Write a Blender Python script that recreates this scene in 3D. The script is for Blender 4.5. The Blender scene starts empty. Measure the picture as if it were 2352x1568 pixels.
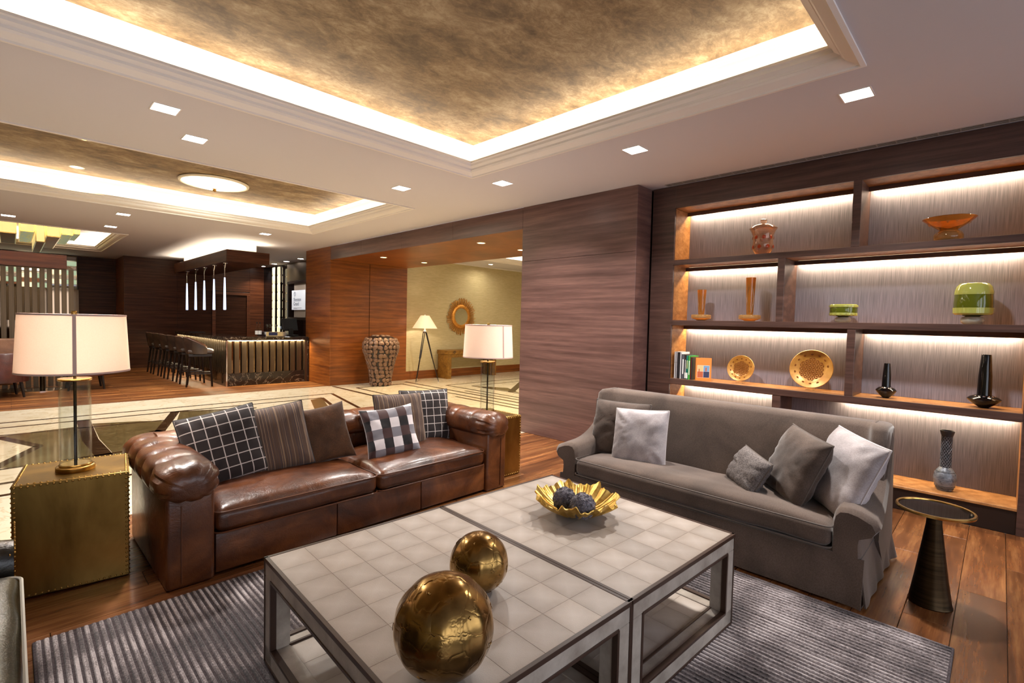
import bpy, bmesh, math, random
from mathutils import Vector, Matrix, noise, Euler
random.seed(7)
PI = math.pi
sc = bpy.context.scene
COL = sc.collection

# ------------------------------------------------------------------ camera
def make_camera():
    F, yaw, pit, rol = 1138.84, math.radians(44.62116), math.radians(-2.22772), math.radians(1.30691)
    cy, sy, cp, sp, cr, sr = math.cos(yaw), math.sin(yaw), math.cos(pit), math.sin(pit), math.cos(rol), math.sin(rol)
    f = Vector((cp*cy, cp*sy, sp)); r0 = Vector((sy, -cy, 0)); u0 = r0.cross(f)
    r = cr*r0 + sr*u0; u = -sr*r0 + cr*u0
    cam = bpy.data.cameras.new('camera'); ob = bpy.data.objects.new('camera', cam); COL.objects.link(ob)
    m = Matrix((r, u, -f)).transposed().to_4x4(); m.translation = Vector((0, 0, 1.43))
    ob.matrix_world = m
    cam.sensor_width = 36; cam.lens = F/2352*36; cam.clip_start = .02; cam.clip_end = 100
    sc.camera = ob
make_camera()
w = bpy.data.worlds.new('world'); sc.world = w; w.use_nodes = True
w.node_tree.nodes['Background'].inputs[0].default_value = (.86, .9, 1, 1)
w.node_tree.nodes['Background'].inputs[1].default_value = 2.6
vs = sc.view_settings
vs.view_transform = 'Standard'; vs.look = 'None'; vs.gamma = 1; vs.use_curve_mapping = False; vs.exposure = 0.42
cyc = sc.cycles
cyc.max_bounces = 7; cyc.diffuse_bounces = 4; cyc.glossy_bounces = 4; cyc.transmission_bounces = 7
cyc.caustics_reflective = False; cyc.caustics_refractive = False; cyc.sample_clamp_indirect = 4
cyc.use_denoising = True
G = 1.0     # one dimmer for every lamp of the house
CEIL = 2.92; TRAY = 3.27

# ------------------------------------------------------------------ materials
MATS = {}
def newmat(name):
    m = bpy.data.materials.new(name); m.use_nodes = True
    nt = m.node_tree; b = nt.nodes['Principled BSDF']
    MATS[name] = m
    return m, nt, b
def lin(c):
    return tuple(((x/255)/12.92 if x/255 <= .04045 else ((x/255+.055)/1.055)**2.4) for x in c) + (1,)
def flat(name, rgb, rough=.5, metal=0, **kw):
    m, nt, b = newmat(name)
    b.inputs['Base Color'].default_value = lin(rgb); b.inputs['Roughness'].default_value = rough; b.inputs['Metallic'].default_value = metal
    for k, v in kw.items(): b.inputs[k.replace('_', ' ')].default_value = v
    return m
def N(nt, typ, **kw):
    n = nt.nodes.new(typ)
    for k, v in kw.items():
        if k in ('operation', 'blend_type', 'data_type', 'wave_type', 'bands_direction', 'feature', 'distance', 'wave_profile', 'clamp', 'noise_dimensions', 'rings_direction'): setattr(n, k, v)
        else: n.inputs[k.replace('_', ' ')].default_value = v
    return n
def coords(nt, scale=(1, 1, 1), rand=False, src='Object', rot=(0, 0, 0)):
    tc = nt.nodes.new('ShaderNodeTexCoord'); mp = nt.nodes.new('ShaderNodeMapping')
    mp.inputs['Scale'].default_value = scale; mp.inputs['Rotation'].default_value = rot
    nt.links.new(tc.outputs[src], mp.inputs[0])
    if rand:
        oi = nt.nodes.new('ShaderNodeObjectInfo')
        mu = N(nt, 'ShaderNodeVectorMath', operation='SCALE'); mu.inputs['Scale'].default_value = 1
        cb = nt.nodes.new('ShaderNodeCombineXYZ')
        m1 = N(nt, 'ShaderNodeMath', operation='MULTIPLY'); m1.inputs[1].default_value = 37.7
        m2 = N(nt, 'ShaderNodeMath', operation='MULTIPLY'); m2.inputs[1].default_value = 91.3
        nt.links.new(oi.outputs['Random'], m1.inputs[0]); nt.links.new(oi.outputs['Random'], m2.inputs[0])
        for i in range(3): nt.links.new((m1 if i != 1 else m2).outputs[0], cb.inputs[i])
        nt.links.new(cb.outputs[0], mp.inputs[1])
        return mp, oi
    return mp
def ramp(nt, fac, stops):
    r = nt.nodes.new('ShaderNodeValToRGB'); nt.links.new(fac, r.inputs[0])
    e = r.color_ramp.elements
    e[0].position, e[0].color = stops[0][0], lin(stops[0][1]); e[1].position, e[1].color = stops[-1][0], lin(stops[-1][1])
    for p, c in stops[1:-1]:
        x = e.new(p); x.color = lin(c)
    return r
def bump(nt, b, h, strength=.2, dist=.01):
    bp = nt.nodes.new('ShaderNodeBump'); bp.inputs['Strength'].default_value = strength; bp.inputs['Distance'].default_value = dist
    nt.links.new(h, bp.inputs['Height']); nt.links.new(bp.outputs[0], b.inputs['Normal'])
    return bp
def mixc(nt, fac, a, bb, mode='MIX'):
    m = nt.nodes.new('ShaderNodeMix'); m.data_type = 'RGBA'; m.blend_type = mode
    for sock, v in ((0, fac), (6, a), (7, bb)):
        if isinstance(v, (int, float)): m.inputs[sock].default_value = v
        elif isinstance(v, tuple): m.inputs[sock].default_value = v
        else: nt.links.new(v, m.inputs[sock])
    return m.outputs[2]

def wood(name, dark, mid, light, scale, rough=.3, rand=False, contrast=1.0, planks=False, coat=.0):
    """grain: scale is small along the grain and large across it"""
    m, nt, b = newmat(name)
    mp = coords(nt, scale, rand)
    oi = None
    if rand: mp, oi = mp
    n1 = N(nt, 'ShaderNodeTexNoise', Scale=1.0, Detail=5.0, Roughness=.5, Distortion=.25); nt.links.new(mp.outputs[0], n1.inputs[0])
    n2 = N(nt, 'ShaderNodeTexNoise', Scale=5.5, Detail=3.0, Roughness=.6); nt.links.new(mp.outputs[0], n2.inputs[0])
    mx = N(nt, 'ShaderNodeMath', operation='MULTIPLY_ADD'); mx.inputs[1].default_value = .45
    nt.links.new(n2.outputs[0], mx.inputs[0]); nt.links.new(n1.outputs[0], mx.inputs[2])
    r = ramp(nt, mx.outputs[0], [(.45, dark), (.72, mid), (1.0, light)])
    out = r.outputs[0]
    if rand:
        hsv = nt.nodes.new('ShaderNodeHueSaturation')
        mr = nt.nodes.new('ShaderNodeMapRange'); mr.inputs['To Min'].default_value = .68; mr.inputs['To Max'].default_value = 1.25
        nt.links.new(oi.outputs['Random'], mr.inputs[0]); nt.links.new(mr.outputs[0], hsv.inputs['Value']); nt.links.new(out, hsv.inputs['Color'])
        out = hsv.outputs[0]
    nt.links.new(out, b.inputs['Base Color'])
    b.inputs['Roughness'].default_value = rough; b.inputs['Coat Weight'].default_value = coat; b.inputs['Coat Roughness'].default_value = .15
    bump(nt, b, n2.outputs[0], .08, .003)
    return m

flat('ceiling_paint', (204, 200, 206), .75)
flat('trim_paint', (230, 224, 220), .55)
flat('cove_paint', (252, 246, 230), .7)
# mottled gold plaster
m, nt, b = newmat('gold_plaster')
mp = coords(nt, (1.1, 1.6, 1))
n1 = N(nt, 'ShaderNodeTexNoise', Scale=2.4, Detail=9.0, Roughness=.7, Distortion=.35); nt.links.new(mp.outputs[0], n1.inputs[0])
n2 = N(nt, 'ShaderNodeTexNoise', Scale=9.0, Detail=9.0, Roughness=.8, Distortion=.7); nt.links.new(mp.outputs[0], n2.inputs[0])
mx = N(nt, 'ShaderNodeMath', operation='MULTIPLY_ADD'); mx.inputs[1].default_value = .6; nt.links.new(n2.outputs[0], mx.inputs[0]); nt.links.new(n1.outputs[0], mx.inputs[2])
r = ramp(nt, mx.outputs[0], [(.62, (86, 66, 42)), (.76, (122, 98, 68)), (.84, (142, 118, 86)), (.98, (176, 156, 124))])
nt.links.new(r.outputs[0], b.inputs['Base Color']); b.inputs['Roughness'].default_value = .6; b.inputs['Metallic'].default_value = 0
bump(nt, b, n2.outputs[0], .25, .006)

wood('wall_veneer_y', (74, 51, 47), (98, 71, 66), (122, 91, 83), (2.2, .8, 20), .33)     # grain runs level on walls
wood('wall_veneer_warm', (84, 40, 12), (120, 64, 22), (150, 88, 36), (1.1, 1.1, 20), .36)
wood('dark_veneer', (42, 21, 12), (62, 34, 20), (88, 52, 32), (1.1, 1.1, 26), .42)
MATS['dark_veneer'].node_tree.nodes['Principled BSDF'].inputs['Specular IOR Level'].default_value = .15
wood('bar_veneer', (66, 32, 16), (98, 52, 28), (128, 74, 42), (1.1, 1.1, 22), .36)
wood('shelf_wood', (52, 35, 31), (74, 52, 46), (96, 70, 62), (14, 1.1, 26), .36)
wood('shelf_wood_lit', (122, 78, 40), (158, 108, 62), (184, 134, 84), (14, 14, 26), .4)  # shelf wood painted lighter and more orange, strip glow put into the colour
wood('plank_wood', (66, 36, 18), (112, 67, 36), (152, 104, 62), (1.0, 11, 11), .27, rand=True, coat=.25)
# bar floor: narrow boards
m = wood('bar_floor_wood', (58, 30, 14), (124, 74, 36), (190, 132, 76), (.8, 5.5, 1), .34, coat=.1)
nt = m.node_tree; b = nt.nodes['Principled BSDF']
mp = coords(nt, (1, 1, 1)); br = nt.nodes.new('ShaderNodeTexBrick')
br.inputs['Scale'].default_value = 1; br.inputs['Brick Width'].default_value = 1.4; br.inputs['Row Height'].default_value = .11; br.inputs['Mortar Size'].default_value = .004
br.inputs['Color1'].default_value = (.55, .5, .45, 1); br.inputs['Color2'].default_value = (1.2, 1.15, 1.1, 1); br.inputs['Mortar'].default_value = (.15, .12, .1, 1)
nt.links.new(mp.outputs[0], br.inputs[0])
src = b.inputs['Base Color'].links[0].from_socket
nt.links.new(mixc(nt, 1.0, src, br.outputs[0], 'MULTIPLY'), b.inputs['Base Color'])

def fabric(name, c1, c2, scale=(300, 300, 300), rough=.9, sheen=.0, var=None, bumpk=.15, big=None):
    m, nt, b = newmat(name)
    mp = coords(nt, scale)
    n = N(nt, 'ShaderNodeTexNoise', Scale=1.0, Detail=2.0); nt.links.new(mp.outputs[0], n.inputs[0])
    r = ramp(nt, n.outputs[0], [(.32, c1), (.68, c2)])
    out = r.outputs[0]
    if big:
        mp2 = coords(nt, (1, 1, 1)); n2 = N(nt, 'ShaderNodeTexNoise', Scale=big, Detail=3.0, Distortion=.4); nt.links.new(mp2.outputs[0], n2.inputs[0])
        r2 = ramp(nt, n2.outputs[0], [(.3, (188, 188, 188)), (.7, (255, 255, 255))])
        out = mixc(nt, 1.0, out, r2.outputs[0], 'MULTIPLY')
    nt.links.new(out, b.inputs['Base Color']); b.inputs['Roughness'].default_value = rough
    b.inputs['Sheen Weight'].default_value = sheen; b.inputs['Sheen Roughness'].default_value = .4
    b.inputs['Specular IOR Level'].default_value = .25
    bump(nt, b, n.outputs[0], bumpk, .002)
    return m
fabric('linen_panel', (104, 102, 114), (140, 136, 148), (60, 320, 5), .75)
fabric('beige_wallpaper', (178, 164, 126), (200, 186, 148), (8, 8, 200), .75)
fabric('grey_velvet', (94, 78, 69), (108, 92, 82), (160, 160, 160), .85, .35, big=3.0)
fabric('dark_velvet', (86, 72, 64), (102, 86, 77), (160, 160, 160), .8, .4, big=6.0)
fabric('silver_satin', (178, 168, 170), (196, 188, 190), (160, 160, 160), .42, .4, big=6.0)
fabric('knit_grey', (84, 78, 76), (124, 116, 114), (130, 130, 130), .9, bumpk=.5)
fabric('brown_velvet', (66, 38, 16), (88, 54, 26), (160, 160, 160), .75, .4, big=7.0)
fabric('shade_linen', (250, 240, 232), (255, 250, 244), (160, 160, 400), .9)
def translucent(m, k=.5, col=(255, 238, 222)):
    nt = m.node_tree; b = nt.nodes['Principled BSDF']; out = nt.nodes['Material Output']
    t = nt.nodes.new('ShaderNodeBsdfTranslucent'); t.inputs[0].default_value = lin(col)
    mx = nt.nodes.new('ShaderNodeMixShader'); mx.inputs[0].default_value = k
    nt.links.new(b.outputs[0], mx.inputs[1]); nt.links.new(t.outputs[0], mx.inputs[2]); nt.links.new(mx.outputs[0], out.inputs[0])
translucent(MATS['shade_linen'])
flat('shade_tape', (206, 178, 168), .9)

def stripes(name, kind):
    m, nt, b = newmat(name)
    tc = nt.nodes.new('ShaderNodeTexCoord'); sp = nt.nodes.new('ShaderNodeSeparateXYZ'); nt.links.new(tc.outputs['Object'], sp.inputs[0])
    def band(sock, freq, lo, soft=.01, off=0.0):
        a = N(nt, 'ShaderNodeMath', operation='MULTIPLY_ADD'); a.inputs[1].default_value = freq; a.inputs[2].default_value = off + 50; nt.links.new(sock, a.inputs[0])
        fr = N(nt, 'ShaderNodeMath', operation='FRACT'); nt.links.new(a.outputs[0], fr.inputs[0])
        c = N(nt, 'ShaderNodeMath', operation='LESS_THAN'); c.inputs[1].default_value = lo; nt.links.new(fr.outputs[0], c.inputs[0])
        return c.outputs[0]
    if kind == 'grid':
        bx = band(sp.outputs[0], 14.5, .085, off=.3); by = band(sp.outputs[1], 14.5, .085, off=.2)
        mx = N(nt, 'ShaderNodeMath', operation='MAXIMUM'); nt.links.new(bx, mx.inputs[0]); nt.links.new(by, mx.inputs[1])
        out = mixc(nt, mx.outputs[0], lin((34, 23, 22)), lin((196, 184, 178)))
    elif kind == 'check':
        bx = band(sp.outputs[0], 6.6, .5, off=.1); by = band(sp.outputs[1], 6.6, .5, off=.35)
        bx2 = band(sp.outputs[0], 13.2, .5, off=.2); 
        c1 = mixc(nt, bx, lin((26, 20, 22)), lin((232, 222, 222)))
        c2 = mixc(nt, bx, lin((66, 40, 38)), lin((128, 124, 130)))
        out = mixc(nt, by, c1, c2)
    else:
        mp = nt.nodes.new('ShaderNodeMapping'); mp.inputs['Scale'].default_value = (60, .3, .3); nt.links.new(tc.outputs['Object'], mp.inputs[0])
        n = N(nt, 'ShaderNodeTexNoise', Scale=1.0, Detail=2.0, Roughness=.7); nt.links.new(mp.outputs[0], n.inputs[0])
        r = ramp(nt, n.outputs[0], [(.33, (44, 30, 26)), (.45, (92, 66, 46)), (.52, (58, 46, 50)), (.6, (146, 118, 88)), (.68, (86, 62, 48))])
        out = r.outputs[0]
    nt.links.new(out, b.inputs['Base Color']); b.inputs['Roughness'].default_value = .85; b.inputs['Sheen Weight'].default_value = .2
    mp = coords(nt, (220, 220, 220)); n = N(nt, 'ShaderNodeTexNoise', Scale=1.0); nt.links.new(mp.outputs[0], n.inputs[0]); bump(nt, b, n.outputs[0], .2, .002)
stripes('plaid_grid', 'grid'); stripes('buffalo_check', 'check'); stripes('stripe_cloth', 'stripe')

def leather(name, dark, mid, light, rough=.3):
    m, nt, b = newmat(name)
    mp = coords(nt)
    n1 = N(nt, 'ShaderNodeTexNoise', Scale=3.2, Detail=6.0, Roughness=.6, Distortion=.8); nt.links.new(mp.outputs[0], n1.inputs[0])
    v = nt.nodes.new('ShaderNodeTexVoronoi'); v.inputs['Scale'].default_value = 160; nt.links.new(mp.outputs[0], v.inputs[0])
    n3 = N(nt, 'ShaderNodeTexNoise', Scale=9.0, Detail=4.0, Roughness=.7, Distortion=2.5); nt.links.new(mp.outputs[0], n3.inputs[0])
    r = ramp(nt, n1.outputs[0], [(.3, dark), (.5, mid), (.72, light)])
    nt.links.new(r.outputs[0], b.inputs['Base Color'])
    rr = nt.nodes.new('ShaderNodeMapRange'); rr.inputs['To Min'].default_value = rough-.08; rr.inputs['To Max'].default_value = rough+.16; nt.links.new(n3.outputs[0], rr.inputs[0]); nt.links.new(rr.outputs[0], b.inputs['Roughness'])
    ad = N(nt, 'ShaderNodeMath', operation='MULTIPLY_ADD'); ad.inputs[1].default_value = .12; nt.links.new(v.outputs[0], ad.inputs[0]); nt.links.new(n3.outputs[0], ad.inputs[2])
    bump(nt, b, ad.outputs[0], .35, .008)
    b.inputs['Coat Weight'].default_value = .25; b.inputs['Coat Roughness'].default_value = .2
leather('brown_leather', (50, 24, 11), (86, 45, 20), (124, 72, 36))
leather('black_leather', (14, 13, 12), (24, 22, 19), (38, 36, 30), .28)
leather('olive_leather', (46, 44, 32), (66, 62, 46), (92, 86, 66), .3)
leather('stool_leather', (34, 24, 20), (50, 36, 28), (72, 52, 40), .35)
leather('red_leather', (44, 14, 8), (70, 24, 14), (96, 38, 20), .4)
leather('tan_leather', (110, 72, 48), (132, 90, 62), (150, 106, 76), .5)

def marble(name, base, vein, mid=None, rough=.07, vs=1.6, thr=.02):
    m, nt, b = newmat(name)
    mp = coords(nt)
    n1 = N(nt, 'ShaderNodeTexNoise', Scale=1.3, Detail=6.0, Roughness=.6, Distortion=1.0); nt.links.new(mp.outputs[0], n1.inputs[0])
    n2 = N(nt, 'ShaderNodeTexNoise', Scale=vs, Detail=8.0, Roughness=.6, Distortion=2.0); nt.links.new(mp.outputs[0], n2.inputs[0])
    s = N(nt, 'ShaderNodeMath', operation='SUBTRACT'); s.inputs[1].default_value = .5; nt.links.new(n2.outputs[0], s.inputs[0])
    a = N(nt, 'ShaderNodeMath', operation='ABSOLUTE'); nt.links.new(s.outputs[0], a.inputs[0])
    r = ramp(nt, a.outputs[0], [(0, (255, 255, 255)), (thr, (0, 0, 0))])
    r1 = ramp(nt, n1.outputs[0], [(.3, base), (.7, mid or base)])
    nt.links.new(mixc(nt, r.outputs[0], r1.outputs[0], lin(vein)), b.inputs['Base Color']); b.inputs['Roughness'].default_value = rough
    return m
marble('cream_marble', (212, 198, 172), (198, 182, 152), (226, 214, 192), .1, thr=.03)
marble('brown_marble', (84, 70, 44), (128, 112, 78), (104, 88, 58), .1, vs=5, thr=.02)
marble('dark_marble', (48, 32, 20), (120, 100, 78), (62, 42, 26), .08, vs=2.5, thr=.008)
marble('bar_marble', (32, 24, 20), (176, 158, 134), (46, 34, 28), .12, vs=2.2, thr=.006)

def metal(name, c1, c2, rough=.3, scale=(4, 4, 4), rb=.12, bumpk=.1, det=5.0, dist=.5):
    m, nt, b = newmat(name)
    mp = coords(nt, scale)
    n = N(nt, 'ShaderNodeTexNoise', Scale=1.0, Detail=det, Roughness=.6, Distortion=dist); nt.links.new(mp.outputs[0], n.inputs[0])
    r = ramp(nt, n.outputs[0], [(.3, c1), (.7, c2)]); nt.links.new(r.outputs[0], b.inputs['Base Color'])
    b.inputs['Metallic'].default_value = 1
    rr = nt.nodes.new('ShaderNodeMapRange'); rr.inputs['To Min'].default_value = rough-rb; rr.inputs['To Max'].default_value = rough+rb; nt.links.new(n.outputs[0], rr.inputs[0]); nt.links.new(rr.outputs[0], b.inputs['Roughness'])
    bump(nt, b, n.outputs[0], bumpk, .004)
    return m
metal('brass_sheet', (108, 80, 36), (176, 140, 76), .36, (3, 3, 1.2), .1)
metal('brass_polish', (200, 160, 86), (216, 178, 104), .2, rb=.03)
metal('nail_brass', (176, 140, 74), (200, 164, 96), .3)
metal('bronze', (58, 42, 26), (84, 62, 38), .35, (2, 2, 30))
metal('dark_bronze', (44, 36, 26), (74, 58, 40), .36, (2, 2, 60))
metal('slat_bronze', (92, 78, 62), (112, 96, 78), .4, (60, 60, 1))
metal('gold_leaf', (220, 170, 70), (255, 222, 136), .4, (24, 24, 24), .1, .6)
metal('amber_gold', (168, 112, 40), (206, 150, 72), .35, (10, 10, 10)); MATS['amber_gold'].node_tree.nodes['Principled BSDF'].inputs['Metallic'].default_value = .25
flat('relief_amber', (128, 72, 22), .35)
metal('chrome', (220, 220, 224), (235, 235, 240), .12, rb=.03)
metal('burl', (110, 74, 26), (160, 116, 48), .45, (14, 14, 14))
MATS['burl'].node_tree.nodes['Principled BSDF'].inputs['Metallic'].default_value = .35
metal('sunburst_gold', (190, 124, 52), (226, 168, 88), .45, (20, 20, 20))
metal('stone_disc', (96, 72, 58), (142, 112, 94), .42, (22, 22, 22), bumpk=.3)
MATS['stone_disc'].node_tree.nodes['Principled BSDF'].inputs['Metallic'].default_value = .3

# hammered gold globe with crackle
m, nt, b = newmat('globe_gold')
mp = coords(nt, (1, 1, 1))
v = nt.nodes.new('ShaderNodeTexVoronoi'); v.feature = 'DISTANCE_TO_EDGE'; v.inputs['Scale'].default_value = 16; 
nd = N(nt, 'ShaderNodeTexNoise', Scale=20.0, Detail=3.0); nt.links.new(mp.outputs[0], nd.inputs[0])
va = N(nt, 'ShaderNodeVectorMath', operation='MULTIPLY_ADD'); va.inputs[1].default_value = (.05, .05, .05); nt.links.new(nd.outputs[1], va.inputs[0]); nt.links.new(mp.outputs[0], va.inputs[2])
nt.links.new(va.outputs[0], v.inputs[0])
n = N(nt, 'ShaderNodeTexNoise', Scale=7.0, Detail=5.0, Roughness=.6); nt.links.new(mp.outputs[0], n.inputs[0])
r = ramp(nt, n.outputs[0], [(.3, (104, 80, 44)), (.5, (148, 116, 66)), (.7, (188, 150, 90))])
nt.links.new(r.outputs[0], b.inputs['Base Color']); b.inputs['Metallic'].default_value = 1; b.inputs['Roughness'].default_value = .24
r2 = ramp(nt, v.outputs[0], [(0, (0, 0, 0)), (.035, (200, 200, 200)), (.1, (255, 255, 255))])
ad = N(nt, 'ShaderNodeMath', operation='MULTIPLY_ADD'); ad.inputs[1].default_value = .8; nt.links.new(n.outputs[0], ad.inputs[0]); nt.links.new(r2.outputs[0], ad.inputs[2])
bump(nt, b, ad.outputs[0], .16, .004)

# shagreen: pale hide tiles, each tile darker towards its edge with a light spine
m, nt, b = newmat('shagreen')
tc = nt.nodes.new('ShaderNodeTexCoord'); sp = nt.nodes.new('ShaderNodeSeparateXYZ'); nt.links.new(tc.outputs['Generated'], sp.inputs[0])
def edge(o):
    a = N(nt, 'ShaderNodeMath', operation='SUBTRACT'); a.inputs[1].default_value = .5; nt.links.new(o, a.inputs[0])
    c = N(nt, 'ShaderNodeMath', operation='ABSOLUTE'); nt.links.new(a.outputs[0], c.inputs[0]); return c.outputs[0]
ex, ey = edge(sp.outputs[0]), edge(sp.outputs[1])
mxx = N(nt, 'ShaderNodeMath', operation='MAXIMUM'); nt.links.new(ex, mxx.inputs[0]); nt.links.new(ey, mxx.inputs[1])
mp, oi = coords(nt, (14, 14, 14), True)
n = N(nt, 'ShaderNodeTexNoise', Scale=1.0, Detail=4.0, Roughness=.6); nt.links.new(mp.outputs[0], n.inputs[0])
ad = N(nt, 'ShaderNodeMath', operation='MULTIPLY_ADD'); ad.inputs[1].default_value = .42; nt.links.new(n.outputs[0], ad.inputs[0]); nt.links.new(mxx.outputs[0], ad.inputs[2])
r = ramp(nt, ad.outputs[0], [(.2, (198, 187, 177)), (.5, (186, 174, 163)), (.64, (178, 165, 153)), (.8, (168, 153, 140))])
hs = nt.nodes.new('ShaderNodeHueSaturation'); mr = nt.nodes.new('ShaderNodeMapRange'); mr.inputs['To Min'].default_value = .86; mr.inputs['To Max'].default_value = 1.1
nt.links.new(oi.outputs['Random'], mr.inputs[0]); nt.links.new(mr.outputs[0], hs.inputs['Value']); nt.links.new(r.outputs[0], hs.inputs['Color'])
nt.links.new(hs.outputs[0], b.inputs['Base Color']); b.inputs['Roughness'].default_value = .38
vv = nt.nodes.new('ShaderNodeTexVoronoi'); vv.inputs['Scale'].default_value = 22; nt.links.new(mp.outputs[0], vv.inputs[0])
bump(nt, b, vv.outputs[0], .25, .001)
# shagreen on the frames
m, nt, b = newmat('shagreen_frame')
mp = coords(nt, (9, 9, 9))
n = N(nt, 'ShaderNodeTexNoise', Scale=1.0, Detail=5.0, Roughness=.6); nt.links.new(mp.outputs[0], n.inputs[0])
r = ramp(nt, n.outputs[0], [(.3, (146, 134, 122)), (.7, (190, 180, 168))]); nt.links.new(r.outputs[0], b.inputs['Base Color']); b.inputs['Roughness'].default_value = .4
vv = nt.nodes.new('ShaderNodeTexVoronoi'); vv.inputs['Scale'].default_value = 36; nt.links.new(mp.outputs[0], vv.inputs[0]); bump(nt, b, vv.outputs[0], .25, .001)
flat('table_edge', (62, 42, 32), .35)

# rug: ribs along y with a heathered weave
m, nt, b = newmat('rug_wool')
mp = coords(nt, (38, 1.1, 1)); n = N(nt, 'ShaderNodeTexNoise', Scale=1.0, Detail=3.0, Roughness=.6); nt.links.new(mp.outputs[0], n.inputs[0])
mp2 = coords(nt, (160, 90, 60)); n2 = N(nt, 'ShaderNodeTexNoise', Scale=1.0, Detail=2.0, Roughness=.7); nt.links.new(mp2.outputs[0], n2.inputs[0])
mp3 = coords(nt, (2.2, 3.2, 1)); n3 = N(nt, 'ShaderNodeTexNoise', Scale=1.0, Detail=3.0); nt.links.new(mp3.outputs[0], n3.inputs[0])
def addm(a, k, c):
    x = N(nt, 'ShaderNodeMath', operation='MULTIPLY_ADD'); x.inputs[1].default_value = k; nt.links.new(a, x.inputs[0])
    if isinstance(c, float): x.inputs[2].default_value = c
    else: nt.links.new(c, x.inputs[2])
    return x.outputs[0]
s = addm(n2.outputs[0], .5, addm(n.outputs[0], .5, addm(n3.outputs[0], .9, -.45)))
r = ramp(nt, s, [(.34, (50, 44, 46)), (.5, (116, 106, 106)), (.64, (182, 172, 172))])
nt.links.new(r.outputs[0], b.inputs['Base Color']); b.inputs['Roughness'].default_value = .95; b.inputs['Sheen Weight'].default_value = .2
bump(nt, b, n2.outputs[0], .5, .004)

fabric('rug_groove', (56, 48, 50), (84, 76, 78), (90, 90, 90), .95)
def glass(name, col, rough=0.0, ior=1.45):
    m, nt, b = newmat(name)
    b.inputs['Base Color'].default_value = lin(col); b.inputs['Roughness'].default_value = rough
    b.inputs['Transmission Weight'].default_value = 1; b.inputs['IOR'].default_value = ior
    return m
def tinted(name, col, mixf=.72, rough=.05):
    """glass seen as coloured body + clear gloss, kept cheap"""
    m, nt, b = newmat(name)
    b.inputs['Base Color'].default_value = lin(col); b.inputs['Roughness'].default_value = rough; b.inputs['Transmission Weight'].default_value = mixf
    b.inputs['IOR'].default_value = 1.3; b.inputs['Coat Weight'].default_value = .6; b.inputs['Coat Roughness'].default_value = .03
    return m
# thin clear glass: straight-through transparency with a fresnel shine
m = bpy.data.materials.new('clear_glass'); m.use_nodes = True; MATS['clear_glass'] = m
nt = m.node_tree; nt.nodes.remove(nt.nodes['Principled BSDF'])
tr = nt.nodes.new('ShaderNodeBsdfTransparent'); tr.inputs[0].default_value = (.95, .97, .97, 1); gl = nt.nodes.new('ShaderNodeBsdfGlossy'); gl.inputs['Roughness'].default_value = .02
lw = nt.nodes.new('ShaderNodeLayerWeight'); lw.inputs[0].default_value = .5; pw = N(nt, 'ShaderNodeMath', operation='POWER'); pw.inputs[1].default_value = 4.0; nt.links.new(lw.outputs['Facing'], pw.inputs[0]); fr = N(nt, 'ShaderNodeMath', operation='MULTIPLY_ADD'); fr.inputs[1].default_value = .7; fr.inputs[2].default_value = .035; nt.links.new(pw.outputs[0], fr.inputs[0]); mx = nt.nodes.new('ShaderNodeMixShader')
nt.links.new(fr.outputs[0], mx.inputs[0]); nt.links.new(tr.outputs[0], mx.inputs[1]); nt.links.new(gl.outputs[0], mx.inputs[2]); nt.links.new(mx.outputs[0], nt.nodes['Material Output'].inputs[0])
tinted('amber_glass', (232, 150, 62)); tinted('amber_light', (250, 196, 120), .8); tinted('green_glass', (96, 104, 24), .35); tinted('lime_glass', (186, 190, 96), .35)
tinted('rose_glass', (255, 214, 184), .85); tinted('red_glass', (196, 70, 34), .5); tinted('smoke_glass', (190, 190, 176), .5, .3)
flat('black_gloss', (10, 9, 10), .06); flat('black_matte', (16, 14, 14), .5); flat('black_glass', (8, 9, 10), .04)
flat('mirror', (225, 228, 230), .02, 1); flat('dark_mirror', (150, 126, 102), .05, 1)
flat('ebony', (26, 16, 13), .35); flat('white_paper', (236, 234, 230), .6); flat('plinth_dark', (30, 18, 14), .4)
flat('piping_grey', (92, 82, 76), .8); flat('piping_white', (206, 202, 190), .5); flat('piping_brown', (92, 52, 30), .35); flat('piping_black', (22, 18, 18), .7); flat('piping_silver', (196, 188, 188), .5)
flat('grille_metal', (150, 138, 130), .5); flat('grille_dark', (40, 34, 32), .6)
metal('carved_grey', (74, 70, 78), (124, 118, 128), .5, (60, 60, 60), bumpk=.9, det=3.0); MATS['carved_grey'].node_tree.nodes['Principled BSDF'].inputs['Metallic'].default_value = 0
metal('vase_ceramic', (72, 76, 84), (128, 132, 140), .3, (30, 30, 50), bumpk=.6); MATS['vase_ceramic'].node_tree.nodes['Principled BSDF'].inputs['Metallic'].default_value = .2
flat('vase_neck', (36, 36, 40), .5)
def emit(name, rgb, s):
    m, nt, b = newmat(name); b.inputs['Base Color'].default_value = lin(rgb); b.inputs['Emission Color'].default_value = lin(rgb); b.inputs['Emission Strength'].default_value = s
    return m
emit('lens_white', (255, 246, 238), 14); emit('lens_warm', (255, 214, 130), 12); emit('led_strip', (255, 232, 190), 10); emit('medallion_glow', (255, 248, 214), 3.0)
emit('pendant_glow', (206, 222, 255), 1.3); emit('amber_panel', (206, 184, 120), .75); emit('shell_glow', (255, 232, 186), 1.0); emit('screen_glow', (214, 218, 228), .4); emit('tile_glow', (190, 214, 180), .5)
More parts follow.
